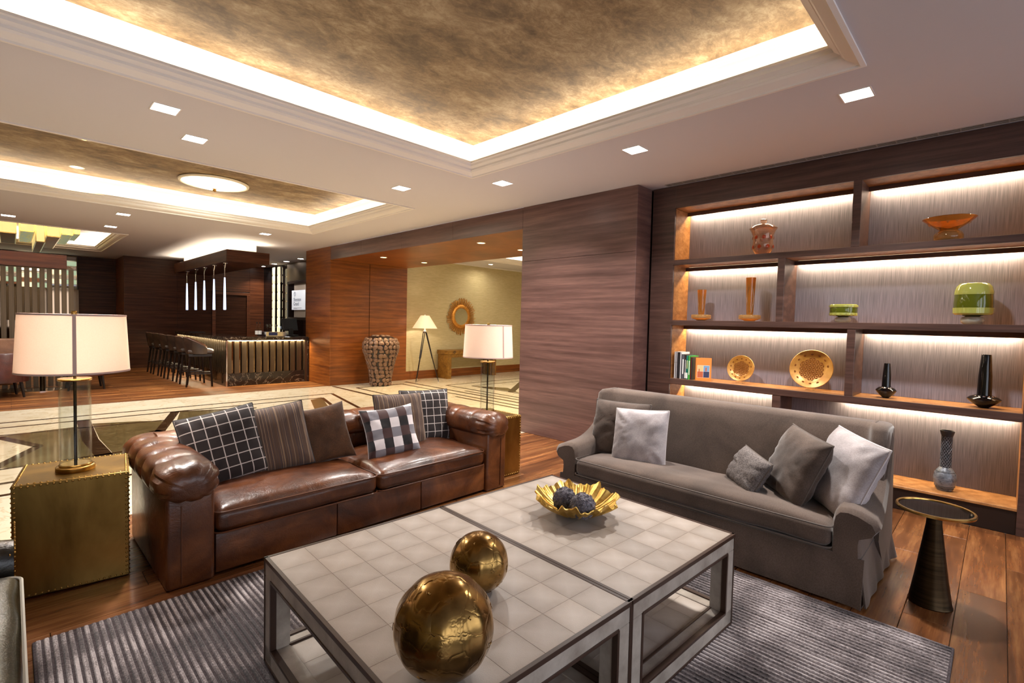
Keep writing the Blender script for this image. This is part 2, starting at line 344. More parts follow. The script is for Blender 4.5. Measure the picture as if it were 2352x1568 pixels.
# stained glass of the chandelier undersides
m, nt, b = newmat('stained_glass'); mp = coords(nt, (16, 9, 9)); v = nt.nodes.new('ShaderNodeTexBrick'); v.inputs['Scale'].default_value = 1; nt.links.new(mp.outputs[0], v.inputs[0])
v.inputs['Color1'].default_value = lin((176, 168, 60)); v.inputs['Color2'].default_value = lin((120, 160, 170)); v.inputs['Mortar'].default_value = lin((110, 80, 20)); nt.links.new(v.outputs[0], b.inputs['Base Color']); nt.links.new(v.outputs[0], b.inputs['Emission Color']); b.inputs['Emission Strength'].default_value = .5

# ------------------------------------------------------------------ mesh helpers
class MB:
    def __init__(s): s.v = []; s.f = []; s.t = []
    def add(s, v, f, T=None):
        o = len(s.v)
        s.v += [tuple(T @ Vector(p)) if T else tuple(p) for p in v]
        s.f += [tuple(i+o for i in q) for q in f]
        return s
    def box(s, a, b, T=None):
        (x0, y0, z0), (x1, y1, z1) = a, b
        v = [(x0, y0, z0), (x1, y0, z0), (x1, y1, z0), (x0, y1, z0), (x0, y0, z1), (x1, y0, z1), (x1, y1, z1), (x0, y1, z1)]
        return s.add(v, [(3, 2, 1, 0), (4, 5, 6, 7), (0, 1, 5, 4), (1, 2, 6, 5), (2, 3, 7, 6), (3, 0, 4, 7)], T)
    def bbox(s, a, b, r=.005, seg=2, T=None):
        bm = bmesh.new(); d = [b[i]-a[i] for i in range(3)]
        bmesh.ops.create_cube(bm, size=1)
        for v in bm.verts: v.co = Vector([a[i] + (v.co[i]+.5)*d[i] for i in range(3)])
        bmesh.ops.bevel(bm, geom=bm.edges[:], offset=min(r, min(d)*.49), segments=seg, profile=.5, affect='EDGES')
        bm.verts.index_update(); s.add([v.co[:] for v in bm.verts], [[v.index for v in f.verts] for f in bm.faces], T); bm.free(); return s
    def loft(s, rings, close=True, cap0=True, cap1=True, T=None):
        n = len(rings[0]); v = [p for r in rings for p in r]; f = []
        m = n if close else n-1
        for i in range(len(rings)-1):
            for j in range(m):
                a = i*n+j; b = i*n+(j+1) % n
                f.append((a, b, b+n, a+n))
        if cap0: f.append(tuple(reversed(range(n))))
        if cap1: f.append(tuple(range((len(rings)-1)*n, len(rings)*n)))
        return s.add(v, f, T)
    def lathe(s, prof, n=32, cap0=True, cap1=True, T=None):
        return s.loft([[(r*math.cos(2*PI*k/n), r*math.sin(2*PI*k/n), z) for k in range(n)] for r, z in prof], True, cap0, cap1, T)
    def tube(s, pts, r, n=8, closed=False, T=None):
        pts = [Vector(p) for p in pts]; rings = []; up = None; L = len(pts)
        for i, p in enumerate(pts):
            if closed: d = pts[(i+1) % L]-pts[i-1]
            else: d = pts[min(i+1, L-1)]-pts[max(i-1, 0)]
            if d.length < 1e-9: d = Vector((0, 0, 1))
            d.normalize()
            if up is None: up = Vector((0, 0, 1)) if abs(d.z) < .9 else Vector((1, 0, 0))
            a = (up - d*up.dot(d)); a = a.normalized() if a.length > 1e-6 else d.orthogonal().normalized(); bb = d.cross(a); up = a
            rr = r[i] if isinstance(r, (list, tuple)) else r
            rings.append([tuple(p + rr*(math.cos(2*PI*k/n)*a + math.sin(2*PI*k/n)*bb)) for k in range(n)])
        if closed: rings.append(rings[0])
        return s.loft(rings, True, not closed, not closed, T)
    def prism(s, poly, z0, z1, T=None):
        n = len(poly); return s.loft([[(x, y, z0) for x, y in poly], [(x, y, z1) for x, y in poly]], True, True, True, T)
    def mesh(s, name, mat, smooth=False):
        me = bpy.data.meshes.new(name); me.from_pydata(s.v, [], s.f); me.materials.append(MATS[mat])
        bm = bmesh.new(); bm.from_mesh(me); bmesh.ops.recalc_face_normals(bm, faces=bm.faces)
        if smooth:
            for f in bm.faces: f.smooth = True
            for e in bm.edges:
                if len(e.link_faces) == 2 and e.calc_face_angle(0) > smooth: e.smooth = False
        bm.to_mesh(me); bm.free()
        return me
SM = math.radians(40)
def obj(name, mb, mat, parent=None, smooth=False, loc=(0, 0, 0), rot=(0, 0, 0), label=None):
    me = mb if isinstance(mb, bpy.types.Mesh) else mb.mesh(name, mat, SM if smooth is True else smooth)
    o = bpy.data.objects.new(name, me); COL.objects.link(o); o.location = loc; o.rotation_euler = rot
    if parent: o.parent = parent
    if label: o['label'] = label
    return o
def tag(o, label, cat, group=None, kind=None):
    o['label'] = label; o['category'] = cat
    if group: o['group'] = group
    if kind: o['kind'] = kind
    return o
def thing(name, label, cat, loc=(0, 0, 0), rotz=0, group=None, rot=None):
    o = bpy.data.objects.new(name, None); COL.objects.link(o); o.location = loc; o.rotation_euler = rot or (0, 0, rotz); o.empty_display_size = .05
    return tag(o, label, cat, group)
def struct(name, mb, mat, smooth=False, loc=(0, 0, 0)):
    o = obj(name, mb, mat, None, smooth, loc); o['kind'] = 'structure'; return o
def copy_tree(o, parent=None):
    c = o.copy(); COL.objects.link(c)
    if parent: c.parent = parent
    for ch in list(o.children): copy_tree(ch, c)
    return c
def area(name, parent, loc, sx, sy, power, col=(1, .9, .75), rot=(0, 0, 0), spread=PI):
    l = bpy.data.lights.new(name, 'AREA'); l.shape = 'RECTANGLE'; l.size = sx; l.size_y = sy; l.energy = power*G; l.color = col; l.spread = spread
    o = bpy.data.objects.new(name, l); COL.objects.link(o); o.location = loc; o.rotation_euler = rot
    if parent: o.parent = parent
    return o
def point(name, parent, loc, power, col=(1, .85, .68), r=.04):
    l = bpy.data.lights.new(name, 'POINT'); l.energy = power*G; l.color = col; l.shadow_soft_size = r
    o = bpy.data.objects.new(name, l); COL.objects.link(o); o.location = loc
    if parent: o.parent = parent
    return o
#__STRUCTURE__
XW = 4.70      # face of the panelled wall on the right
# ------------------------------------------------------------------ ceiling with its trays
C1 = (-2.6, 3.36, .64, 3.95); C2 = (-2.6, 3.78, 5.68, 8.76); C3 = (-2.6, 1.56, 11.85, 15.6); C4 = (8.1, 10.9, 5.0, 9.0)
def slab_with_holes(x0, x1, y0, y1, z0, z1, holes):
    mb = MB(); ys = sorted({y0, y1} | {h[2] for h in holes} | {h[3] for h in holes})
    for a, b in zip(ys, ys[1:]):
        hs = sorted([h for h in holes if h[2] <= a+1e-6 and h[3] >= b-1e-6]); x = x0
        for h in hs:
            if h[0] > x: mb.box((x, a, z0), (h[0], b, z1))
            x = max(x, h[1])
        if x < x1: mb.box((x, a, z0), (x1, b, z1))
    return mb
struct('ceiling', slab_with_holes(-4.2, 6.6, -3.4, 18.2, CEIL, CEIL+.05, [C1, C2, C3, (4.705, 6.6, 4.49, 10.03)]), 'ceiling_paint')
struct('ceiling', slab_with_holes(6.6, 12, 4.0, 10.1, CEIL, CEIL+.05, [C4]), 'ceiling_paint')
TR = [0]
def sweep_rect(R, prof):
    """prof: (inset towards the middle, z) points joined into a moulding round the rectangle R"""
    x0, x1, y0, y1 = R; rings = []
    for d, z in prof: rings.append([(x0+d, y0+d, z), (x1-d, y0+d, z), (x1-d, y1-d, z), (x0+d, y1-d, z)])
    v = [p for r_ in rings for p in r_]; f = []
    for i in range(len(rings)-1):
        for j in range(4):
            a, b_ = i*4+j, i*4+(j+1) % 4; f.append((a, b_, b_+4, a+4))
    return MB().add(v, f)
def tray(R, gold='gold_plaster', power=30, strength=1.0, scale=1.0):
    TR[0] += 1; k = scale
    base = CEIL
    # crown moulding, stepping in and up to the lip
    prof = [(-.035, base), (-.035, base-.012), (-.012, base-.014), (-.006, base-.002), (.012*k, base+.004), (.05*k, base+.018), (.062*k, base+.030), (.066*k, base+.030), (.070*k, base+.045), (.098*k, base+.060), (.103*k, base+.078), (.118*k, base+.084), (.118*k, base+.10), (.104*k, base+.10), (.104*k, base+.085), (.02, base+.055), (-.14, base+.055)]
    o = struct('trim_%d' % TR[0], sweep_rect(R, prof), 'trim_paint')
    # riser behind the light trough
    s = -.12
    o2 = obj('riser', sweep_rect(R, [(-.16, base+.05), (s, base+.05), (s, TRAY-.035)]), 'cove_paint', o)
    o3 = obj('crown_bead', sweep_rect(R, [(s, TRAY-.035), (s+.012, TRAY-.035), (s+.014, TRAY-.022), (s+.03, TRAY-.02), (s+.034, TRAY-.008), (s+.045, TRAY), (s+.045, TRAY+.01)]), 'trim_paint', o)
    x0, x1, y0, y1 = R
    c = struct('ceiling', MB().box((x0-.2, y0-.2, TRAY), (x1+.2, y1+.2, TRAY+.03)), gold)
    cz = base+.09; col = (1, .89, .72)
    lx, ly = x1-x0, y1-y0
    area('cove_light', o, ((x0+x1)/2, y1+.02, cz), lx, .03, power*lx, col, (PI-.25, 0, 0))
    area('cove_light', o, ((x0+x1)/2, y0-.02, cz), lx, .03, power*lx, col, (PI+.25, 0, 0))
    area('cove_light', o, (x1+.02, (y0+y1)/2, cz), .03, ly, power*ly, col, (0, PI+.25, 0))
    return o
tray(C1, power=3.2)
tray(C2, power=3)
tray(C3, 'ceiling_paint', power=6)
tray(C4, 'ceiling_paint', power=5)

# ------------------------------------------------------------------ floors
MY0, MY1 = 4.36, 10.07      # marble lies between these
fl = struct('floor', MB().box((-4.2, -3.4, -.12), (5.4, MY0, -.012)), 'plinth_dark')
rows = []; y = -1.6; ri = 0
plank_me = {}
while y < MY0-.01:
    y2 = min(y+.19, MY0); x = -.75 - (ri*.53 % 1.45); x = max(x, -2.2)
    while x < 5.0:
        x2 = min(x+1.45, 5.0)
        L, W = round(x2-x, 3), round(y2-y, 3)
        if (L, W) not in plank_me:
            plank_me[(L, W)] = MB().bbox((-L/2+.0012, -W/2+.0012, -.012), (L/2-.0012, W/2-.0012, 0), .0015, 1).mesh('plank', 'plank_wood')
        if L > .05: obj('plank', plank_me[(L, W)], 'plank_wood', fl, loc=((x+x2)/2, (y+y2)/2, 0))
        x = x2
    y = y2; ri += 1
mf = struct('floor', MB().box((-4.2, MY0, -.12), (12, 10.9, -.001)).box((5.0, 4.0, -.12), (12, MY0, -.001)), 'cream_marble')
def strip(p, q, wd, mat='dark_marble', name='inlay_strip'):
    p, q = Vector(p), Vector(q); d = (q-p).normalized(); n = Vector((-d.y, d.x))*wd/2
    obj(name, MB().prism([tuple(p-n), tuple(q-n), tuple(q+n), tuple(p+n)], -.001, .0008 if mat == 'dark_marble' else .0004), mat, mf)
def poly(pts, mat, name, h=.0004):
    obj(name, MB().prism(pts, -.001, h), mat, mf)
# frame lines round the star
for yy in (9.0, 8.62, 5.83, 5.45):
    xe = 4.28 if yy in (9.0, 5.45) else 3.92
    strip((-3.6, yy), (xe, yy), .055)
strip((4.28, 9.0), (3.93, 7.3), .06); strip((4.28, 5.45), (3.93, 7.15), .06)
strip((3.92, 8.62), (3.58, 7.3), .06); strip((3.92, 5.83), (3.58, 7.15), .06)
poly([(3.92, 8.62), (3.62, 7.74), (3.4, 7.23), (3.3, 7.5), (3.66, 8.5)], 'brown_marble', 'inlay_panel')
poly([(3.92, 5.83), (3.66, 5.95), (3.3, 6.95), (3.4, 7.23), (3.62, 6.7)], 'brown_marble', 'inlay_panel')
# ring of brown marble and the star bands
cyy = 7.23
for s in (1, -1):
    Y = lambda v: cyy + s*(v-cyy)
    poly([(-1.4, Y(7.6)), (-.12, Y(8.03)), (.2, Y(8.13)), (.62, Y(8.18)), (.56, Y(7.23)), (.19, Y(7.23)), (-.08, Y(7.95))], 'brown_marble', 'inlay_panel')
    poly([(.73, Y(8.3)), (1.2, Y(8.12)), (1.5, Y(7.9)), (1.25, Y(7.23)), (.7, Y(7.23))], 'brown_marble', 'inlay_panel')
    strip((.2, Y(7.23)), (-.12, Y(8.03)), .09); strip((.67, Y(8.64)), (.62, Y(7.23)), .14)
    strip((1.70, Y(8.62)), (1.22, Y(7.1)), .11); strip((-.1, Y(8.1)), (1.45, Y(8.0)), .05)
    poly([(1.75, Y(8.58)), (2.6, Y(8.3)), (2.3, Y(7.4)), (1.5, Y(7.6))], 'brown_marble', 'inlay_panel')
    strip((1.7, Y(8.6)), (2.7, Y(8.25)), .06)
# threshold and corridor lines
strip((4.75, 4.5), (4.75, 9.93), .07); strip((5.03, 4.5), (5.03, 9.45), .05); strip((6.12, 4.5), (6.12, 9.45), .05); strip((5.03, 9.45), (6.12, 9.45), .05)
strip((5.92, 4.5), (5.92, 7.3), .05); strip((6.34, 4.5), (6.40, 9.75), .06); strip((6.62, 4.5), (6.56, 7.8), .05)
strip((6.79, 8.72), (11.5, 8.72), .05); strip((6.79, 4.5), (6.79, 8.72), .05)
strip((7.18, 8.3), (11.5, 8.3), .04); strip((7.18, 4.5), (7.18, 8.3), .04)
poly([(7.2, 8.25), (7.25, 6.9), (7.6, 7.6)], 'brown_marble', 'inlay_panel'); strip((7.2, 7.1), (8.7, 8.2), .14); poly([(8.3, 7.9), (9.6, 7.2), (9.0, 8.2)], 'brown_marble', 'inlay_panel')
bf = struct('floor', MB().box((-4.2, 10.05, -.12), (4.72, 18.2, .002)).box((4.72, 10.9, -.12), (6.2, 18.2, .002)), 'bar_floor_wood')

# ------------------------------------------------------------------ right-hand panelled wall, opening and corridor
def panels(parent, plane, c, spans, mat, t=.018, dirn=-1, gap=.003):
    """flat veneer sheets on a plane: spans = (a0, a1, z0, z1) along the wall"""
    for a0, a1, z0, z1 in spans:
        g = gap/2
        if plane == 'x': lo, hi = sorted((c, c-dirn*t)); m = MB().bbox((lo, a0+g, z0+g), (hi, a1-g, z1-g), .0015, 1)
        else: lo, hi = sorted((c, c-dirn*t)); m = MB().bbox((a0+g, lo, z0+g), (a1-g, hi, z1-g), .0015, 1)
        obj('panel', m, mat, parent)
wr = struct('wall_right', MB().box((XW+.019, 2.83, 0), (5.42, 4.47, CEIL)), 'plinth_dark')
panels(wr, 'x', XW, [(2.81, 4.49, 0, 2.22), (2.81, 4.49, 2.22, CEIL)], 'wall_veneer_y')
panels(wr, 'y', 2.81, [(XW, 4.995, 0, CEIL)], 'wall_veneer_y')
panels(wr, 'y', 4.49, [(XW, 5.4, 0, 2.64)], 'wall_veneer_warm', dirn=1)
wh = struct('wall_right', MB().box((XW+.019, 4.49, 2.66), (6.58, 10.03, CEIL)), 'plinth_dark')
panels(wh, 'x', XW, [(4.49, 5.94, 2.64, CEIL), (5.94, 7.34, 2.64, CEIL), (7.34, 8.72, 2.64, CEIL), (8.72, 9.99, 2.64, CEIL)], 'wall_veneer_y')
for a, b_ in ((XW, 5.63), (5.63, 6.6)):
    obj('panel', MB().bbox((a+.0015, 4.49, 2.64), (b_-.0015, 10.03, 2.658), .001, 1), 'wall_veneer_warm', wh)
wj = struct('wall_right', MB().box((XW+.019, 10.05, 0), (6.6, 10.45, CEIL)).box((XW+.019, 10.45, 0), (5.0, 11.18, CEIL)), 'plinth_dark')
panels(wj, 'x', XW, [(9.99, 11.2, 0, CEIL)], 'wall_veneer_warm')
panels(wj, 'y', 10.03, [(XW, 5.62, 0, 2.64), (5.63, 6.6, 0, 2.64)], 'wall_veneer_warm')
panels(wj, 'y', 11.2, [(XW, 5.0, 0, CEIL)], 'dark_veneer', dirn=1)
# corridor beyond the opening
wc = struct('wall_corridor', MB().box((6.6, 10.07, 0), (12, 10.3, CEIL)), 'beige_wallpaper')
struct('wall_corridor', MB().box((12, 4.0, 0), (12.1, 10.3, CEIL)).box((5.42, 3.9, 0), (12, 4.0, CEIL)), 'beige_wallpaper')
bb = MB()
for i in range(4): bb.bbox((6.6+i*1.35+.001, 10.05, .0), (6.6+(i+1)*1.35-.001, 10.07, .2), .003, 1)
struct('baseboard_corridor', bb, 'wall_veneer_warm')
struct('trim_9', MB().box((7.0, 10.03, CEIL-.03), (12, 10.07, CEIL)), 'trim_paint')

# far room: bar end and lounge end
wb = struct('wall_back', MB().box((2.1, 16.22, 0), (6.1, 16.5, CEIL)), 'plinth_dark')
panels(wb, 'y', 16.2, [(2.08, 3.25, 0, CEIL), (3.25, 4.09, 0, CEIL)], 'dark_veneer')
panels(wb, 'y', 16.2, [(5.1, 5.9, 0, CEIL), (4.09, 5.1, 2.15, CEIL)], 'bar_veneer')
d1 = thing('door', 'dark wooden door with a brown frame behind the bar', 'door', (4.09, 16.2, 0))
obj('leaf', MB().bbox((.09, .0, .01), (.92, .015, 2.04), .003), 'dark_veneer', d1)
fr_ = MB().bbox((0, -.03, 0), (.09, .015, 2.13), .004).bbox((.92, -.03, 0), (1.01, .015, 2.13), .004).bbox((0, -.031, 2.04), (1.01, .014, 2.13), .004)
obj('door_frame', fr_, 'bar_veneer', d1)
wl = struct('wall_back', MB().box((-4.2, 17.6, 0), (2.1, 17.8, CEIL)), 'plinth_dark')
panels(wl, 'y', 17.58, [(1.28, 2.1, 0, CEIL)], 'dark_veneer')
panels(wl, 'x', 2.08, [(16.2, 17.6, 0, CEIL)], 'bar_veneer', dirn=-1)
wbr = struct('wall_bar', MB().box((5.5, 11.2, 0), (5.6, 16.2, CEIL)), 'black_gloss')
struct('wall_left', MB().box((-4.2, -3.4, 0), (-4.1, 17.6, CEIL)), 'beige_wallpaper')
# wall behind the photographer with its daylight windows
wn = MB().box((-4.1, -3.4, 0), (5.4, -3.3, .5)).box((-4.1, -3.4, 2.6), (5.4, -3.3, CEIL))
for a in (-4.1, -2.1, 0.2, 2.5, 4.8): wn.box((a, -3.4, .5), (a+.55, -3.3, 2.6))
struct('wall_near', wn, 'beige_wallpaper')
struct('wall_right', MB().box((5.4, -3.4, 0), (5.5, 2.83, CEIL)), 'plinth_dark')

# ------------------------------------------------------------------ recessed lights
def square_light(x, y, label, power=22, s=.155, z=CEIL):
    t = thing('recessed_light', label, 'light', (x, y, z), 0, 'square recessed ceiling lights')
    h = s/2
    f = MB()
    for a, b_ in (((-h-.008, -h-.008, -.004), (h+.008, -h, .0)), ((-h-.008, h, -.004), (h+.008, h+.008, .0)), ((-h-.008, -h, -.004), (-h, h, .0)), ((h, -h, -.004), (h+.008, h, .0))): f.box(a, b_)
    obj('rim', f, 'trim_paint', t)
    obj('lens', MB().box((-h, -h, -.0025), (h, h, -.0005)), 'lens_white', t)
    area('light_source', t, (0, 0, -.012), s*.9, s*.9, power, (1, .95, .90), spread=math.radians(125))
    return t
square_light(.81, 4.39, 'square recessed ceiling light, larger of the pair at the left between the two trays', 30)
square_light(1.12, 4.94, 'square recessed ceiling light, smaller of the pair at the left between the two trays', 30)
square_light(3.79, .72, 'square recessed ceiling light nearest the shelving, at upper right', 34)
square_light(3.76, 2.29, 'square recessed ceiling light in front of the left end of the shelving', 34)
square_light(3.74, 3.89, 'square recessed ceiling light just right of the near tray corner', 30)
square_light(3.14, 4.92, 'square recessed ceiling light between the corners of the two trays', 26)
square_light(1.22, 9.49, 'square recessed ceiling light beyond the far tray, nearer of the left pair', 26)
square_light(1.24, 11.01, 'square recessed ceiling light beyond the far tray, closest to the chandelier tray', 22)
square_light(3.26, 9.54, 'square recessed ceiling light right of the far tray, above the bar canopy', 26)
square_light(0, 11.16, 'square recessed ceiling light cut by the left picture edge near the chandelier', 20)
def round_light(x, y, z, label, grp, power, col=(1, .78, .45), lens='lens_warm', r=.055, spread=110):
    t = thing('recessed_light', label, 'light', (x, y, z), 0, grp)
    obj('rim', MB().lathe([(r, -.003), (r+.012, -.004), (r+.016, 0), (r, 0)], 28, False, False), 'trim_paint', t)
    obj('lens', MB().lathe([(r, -.0015), (r, -.0005)], 28), lens, t)
    l = area('light_source', t, (0, 0, -.012), r*1.6, r*1.6, power, col, spread=math.radians(spread)); return t
SG = 'round warm lights in the soffit'
round_light(5.16, 8.68, 2.64, 'round warm soffit light in front of the stone-covered vase', SG, 16)
round_light(6.15, 8.72, 2.64, 'round warm soffit light nearest the tripod lamp', SG, 16)
round_light(5.13, 5.78, 2.64, 'round warm soffit light in the middle of the opening', SG, 16)
round_light(6.03, 5.78, 2.64, 'round warm soffit light half hidden behind the panelled wall', SG, 16)
round_light(8.82, 9.55, CEIL, 'round white light in the corridor ceiling above the sunburst mirror', 'corridor ceiling lights', 6, (1, .9, .7), 'lens_white', spread=160)
round_light(8.3, 6.2, CEIL, 'added round white light, unseen behind the soffit, to brighten the corridor', 'corridor ceiling lights', 90, (1, .88, .66), 'lens_white', spread=165)  # unseen lamp added for general light in the corridor
BG = 'round lights above the bar back'
for x, y_, l in ((5.22, 12.78, 'nearest the panelled wall'), (5.24, 13.75, 'second from the panelled wall'), (5.27, 14.7, 'beside the glowing shell columns'), (5.3, 15.7, 'farthest back near the wood wall')):
    round_light(x, y_, CEIL, 'round ceiling light over the bar back, ' + l, BG, 9, (1, .92, .8), 'lens_white', .07)
round_light(.62, 8.45, TRAY, 'round warm light in the gold far tray left of the dish lamp', 'round lights in the gold far tray', 8, r=.065)
round_light(.58, 7.0, TRAY, 'round warm light in the gold far tray half cut by the ceiling edge', 'round lights in the gold far tray', 8, r=.065)
# glowing dish on the far tray
t = thing('ceiling_lamp', 'large round glowing glass dish lamp with a small brass knob on the far gold tray', 'lamp', (2.01, 7.83, TRAY))
obj('rim', MB().lathe([(.40, 0), (.425, -.012), (.42, -.03), (.395, -.035), (.38, -.02), (.38, 0)], 48, False, False), 'cove_paint', t, True)
n_ = 64; rings = []
for i in range(9):
    a = i/8; r_ = .385*(1-a)+.02*a; z_ = -.025-.07*math.sin(a*PI/2)
    rings.append([(r_*(1+.012*math.cos(16*2*PI*k/n_)*(1-a))*math.cos(2*PI*k/n_), r_*(1+.012*math.cos(16*2*PI*k/n_)*(1-a))*math.sin(2*PI*k/n_), z_) for k in range(n_)])
obj('dish', MB().loft(rings, True, False, True), 'medallion_glow', t, True)
obj('knob', MB().lathe([(.0, -.135), (.02, -.128), (.026, -.115), (.014, -.1), (.03, -.095), (.03, -.09)], 16), 'brass_polish', t, True)
area('light_source', t, (0, 0, -.16), .6, .6, 30, (1, .97, .8))
for k_ in range(8):
    pass

# slot air vent in the ceiling over the shelves
t = thing('air_vent', 'long grey slot air grille in the ceiling along the shelving', 'vent', (4.93, 1.1, CEIL))
obj('frame', MB().box((-.04, -1.5, -.004), (-.03, 1.5, 0)).box((.03, -1.5, -.004), (.04, 1.5, 0)).box((-.04, 1.5, -.004), (.04, 1.51, 0)), 'grille_metal', t)
obj('backing', MB().box((-.03, -1.5, -.001), (.03, 1.5, 0)), 'grille_dark', t)
sl_ = MB().box((-.01, -1.5, -.004), (-.006, 1.5, -.001)).box((.008, -1.5, -.004), (.012, 1.5, -.001))
obj('slat', sl_, 'grille_metal', t)
me = MB().box((-.03, -.004, -.0045), (.03, .004, -.001)).mesh('crossbar', 'grille_metal')
for i in range(24): obj('crossbar', me, 'grille_metal', t, loc=(0, -1.45+i*.126, 0))

# ------------------------------------------------------------------ shelving wall
SX, SB = 4.99, 5.37
u = thing('shelving_unit', 'dark wooden wall shelving with lit linen backs behind the grey sofa', 'shelving', (SX, 0, 0))
YL, YR = 2.53, -.13
D = SB-SX
def part(name, a, b_, mat='shelf_wood', r=.002): return obj(name, MB().bbox(a, b_, r, 1), mat, u)
part('stile', (0, YL, 0), (.03, 2.79, 2.915)); part('stile', (0, -1.0, 0), (.03, YR, 2.915))
part('side_panel', (.03, YL, .04), (D, YL+.02, 2.68), 'shelf_wood_lit'); part('side_panel', (.03, YR-.02, .04), (D, YR, 2.68), 'shelf_wood_lit')
part('frieze', (0, YR, 2.68), (.03, YL, 2.915))
part('top_board', (.03, YR, 2.68), (D, YL, 2.70), 'shelf_wood_lit')
for z0, z1 in ((2.075, 2.13), (1.437, 1.492), (.81, .868)):
    part('shelf', (-.004, YR, z0), (.022, YL, z1)); part('shelf_board', (.022, YR, z0+.001), (D, YL, z1-.0005), 'shelf_wood_lit', .001)  # dark front edge; board behind has the lit look in its colour
part('plinth', (.012, YR, 0), (.04, YL, .17), 'plinth_dark'); part('shelf', (.0, YR, .17), (D, YL, .19), 'shelf_wood_lit')
for ya, yb, z0, z1 in ((.88, .94, 2.13, 2.68), (1.44, 1.50, 1.492, 2.075), (.875, .935, .868, 1.437), (1.43, 1.50, .19, .81)):
    part('divider', (.0, ya, z0), (D, yb, z1), 'shelf_wood')
bays = [(YR, .88, 2.13, 2.68), (.94, YL, 2.13, 2.68), (YR, 1.44, 1.492, 2.075), (1.50, YL, 1.492, 2.075), (YR, .875, .868, 1.437), (.935, YL, .868, 1.437), (1.50, YL, .19, .81), (YR, 1.43, .19, .81)]
for i, (ya, yb, z0, z1) in enumerate(bays):
    part('back_panel', (D-.012, ya, z0), (D, yb, z1), 'linen_panel', .001)
    if i != 7:
        part('light_pelmet', (D-.085, ya, z1-.04), (D-.075, yb, z1), 'shelf_wood')
        L_ = yb-ya
        part('light_strip', (D-.05, ya+.02, z1-.008), (D-.035, yb-.02, z1), 'led_strip')
        area('strip_light', u, (D-.043, (ya+yb)/2, z1-.012), .012, L_-.06, 7.5*L_, (1, .78, .48))
        area('strip_light', u, (.045, (ya+yb)/2, z1-.07), .012, L_-.06, .0001, (1, .74, .42)) if False else None
    else:
        part('light_pelmet', (D-.085, ya, z1-.04), (D-.075, yb, z1), 'shelf_wood')
        part('light_strip', (D-.05, ya+.02, z1-.008), (D-.035, yb-.42, z1), 'led_strip')
        area('strip_light', u, (D-.043, (ya+yb-.4)/2, z1-.012), .012, yb-ya-.46, 7.5, (1, .78, .48))

# ------------------------------------------------------------------ soft shapes
def slab(half, r, crown=0.0, n=16, wob=0.0, seed=0, T=None, crown_bot=0.0, sq=1.0):
    """a rounded, crowned cushion block about the origin"""
    hx, hy, hz = half; bm = bmesh.new(); bmesh.ops.create_cube(bm, size=2)
    bmesh.ops.subdivide_edges(bm, edges=bm.edges[:], cuts=n, use_grid_fill=True)
    for v in bm.verts:
        p = Vector([math.sin(c*PI/2)*.6+c*.4 for c in v.co]); q = Vector((p.x*hx, p.y*hy, p.z*hz))
        c = Vector((max(-hx+r, min(hx-r, q.x)), max(-hy+r, min(hy-r, q.y)), max(-hz+r, min(hz-r, q.z))))
        d = q-c
        if d.length > 1e-9:
            m_ = max(abs(d.x), abs(d.y), abs(d.z)); q = c + d.normalized()*min(r, m_*1.0 if m_ < r else r)
        k = (1-(p.x)**4)*(1-(p.y)**4)
        if p.z > -.2: q.z += crown*k*max(0, min(1, (p.z+.2)/1.2))
        else: q.z -= crown_bot*k
        if wob:
            nn = noise.noise(Vector((q.x*5+seed, q.y*5, q.z*5))); n2 = noise.noise(Vector((q.x*16+seed, q.y*7, q.z*9)))
            q += v.co.normalized()*(nn*wob + n2*wob*.35)
        v.co = q
    bm.verts.index_update(); mb = MB(); mb.add([v.co[:] for v in bm.verts], [[v.index for v in f.verts] for f in bm.faces], T); bm.free(); return mb
def pillow(w, h, t, n=26, seed=0, pinch=.045, wrk=.012, slump=0.0):
    """a scatter cushion in its own x-y plane; returns body and the outline for its piping"""
    mb = MB(); out = []
    def edge(u, v_):
        x = w/2*u*(1-pinch*(1-v_*v_)*abs(u)**3) ; y = h/2*v_*(1-pinch*(1-u*u)*abs(v_)**3)
        return x, y
    idx = {}; vv = []; ff = []
    for side in (1, -1):
        for i in range(n+1):
            for j in range(n+1):
                u = math.sin((i/n*2-1)*PI/2); v_ = math.sin((j/n*2-1)*PI/2)
                if abs(u) > .9999 or abs(v_) > .9999:
                    key = (i, j)
                else: key = (i, j, side)
                if key in idx: continue
                x, y = edge(u, v_)
                k = ((1-u**4)*(1-v_**4))**.5
                z = side*t/2*k
                ang = math.atan2(v_, u); rad = max(abs(u), abs(v_))
                z += side*wrk*noise.noise(Vector((math.cos(ang)*6+seed*3.1+side, math.sin(ang)*6, rad*1.4)))*k**.5*(.4+rad)
                z += .6*wrk*noise.noise(Vector((x*6+seed, y*6, side*2)))*k
                y2 = y - slump*(u*u)*0 - slump*max(0, v_)*(1-abs(u)**2)*.5
                idx[key] = len(vv); vv.append((x, y2, z))
    g = lambda i, j, s: idx.get((i, j, s), idx.get((i, j)))
    for s in (1, -1):
        for i in range(n):
            for j in range(n):
                q = (g(i, j, s), g(i+1, j, s), g(i+1, j+1, s), g(i, j+1, s)); ff.append(q if s == 1 else tuple(reversed(q)))
    mb.add(vv, ff)
    loop = [(i, 0) for i in range(n)] + [(n, j) for j in range(n)] + [(n-i, n) for i in range(n)] + [(0, n-j) for j in range(n)]
    out = [vv[idx[k]] for k in loop]
    return mb, out
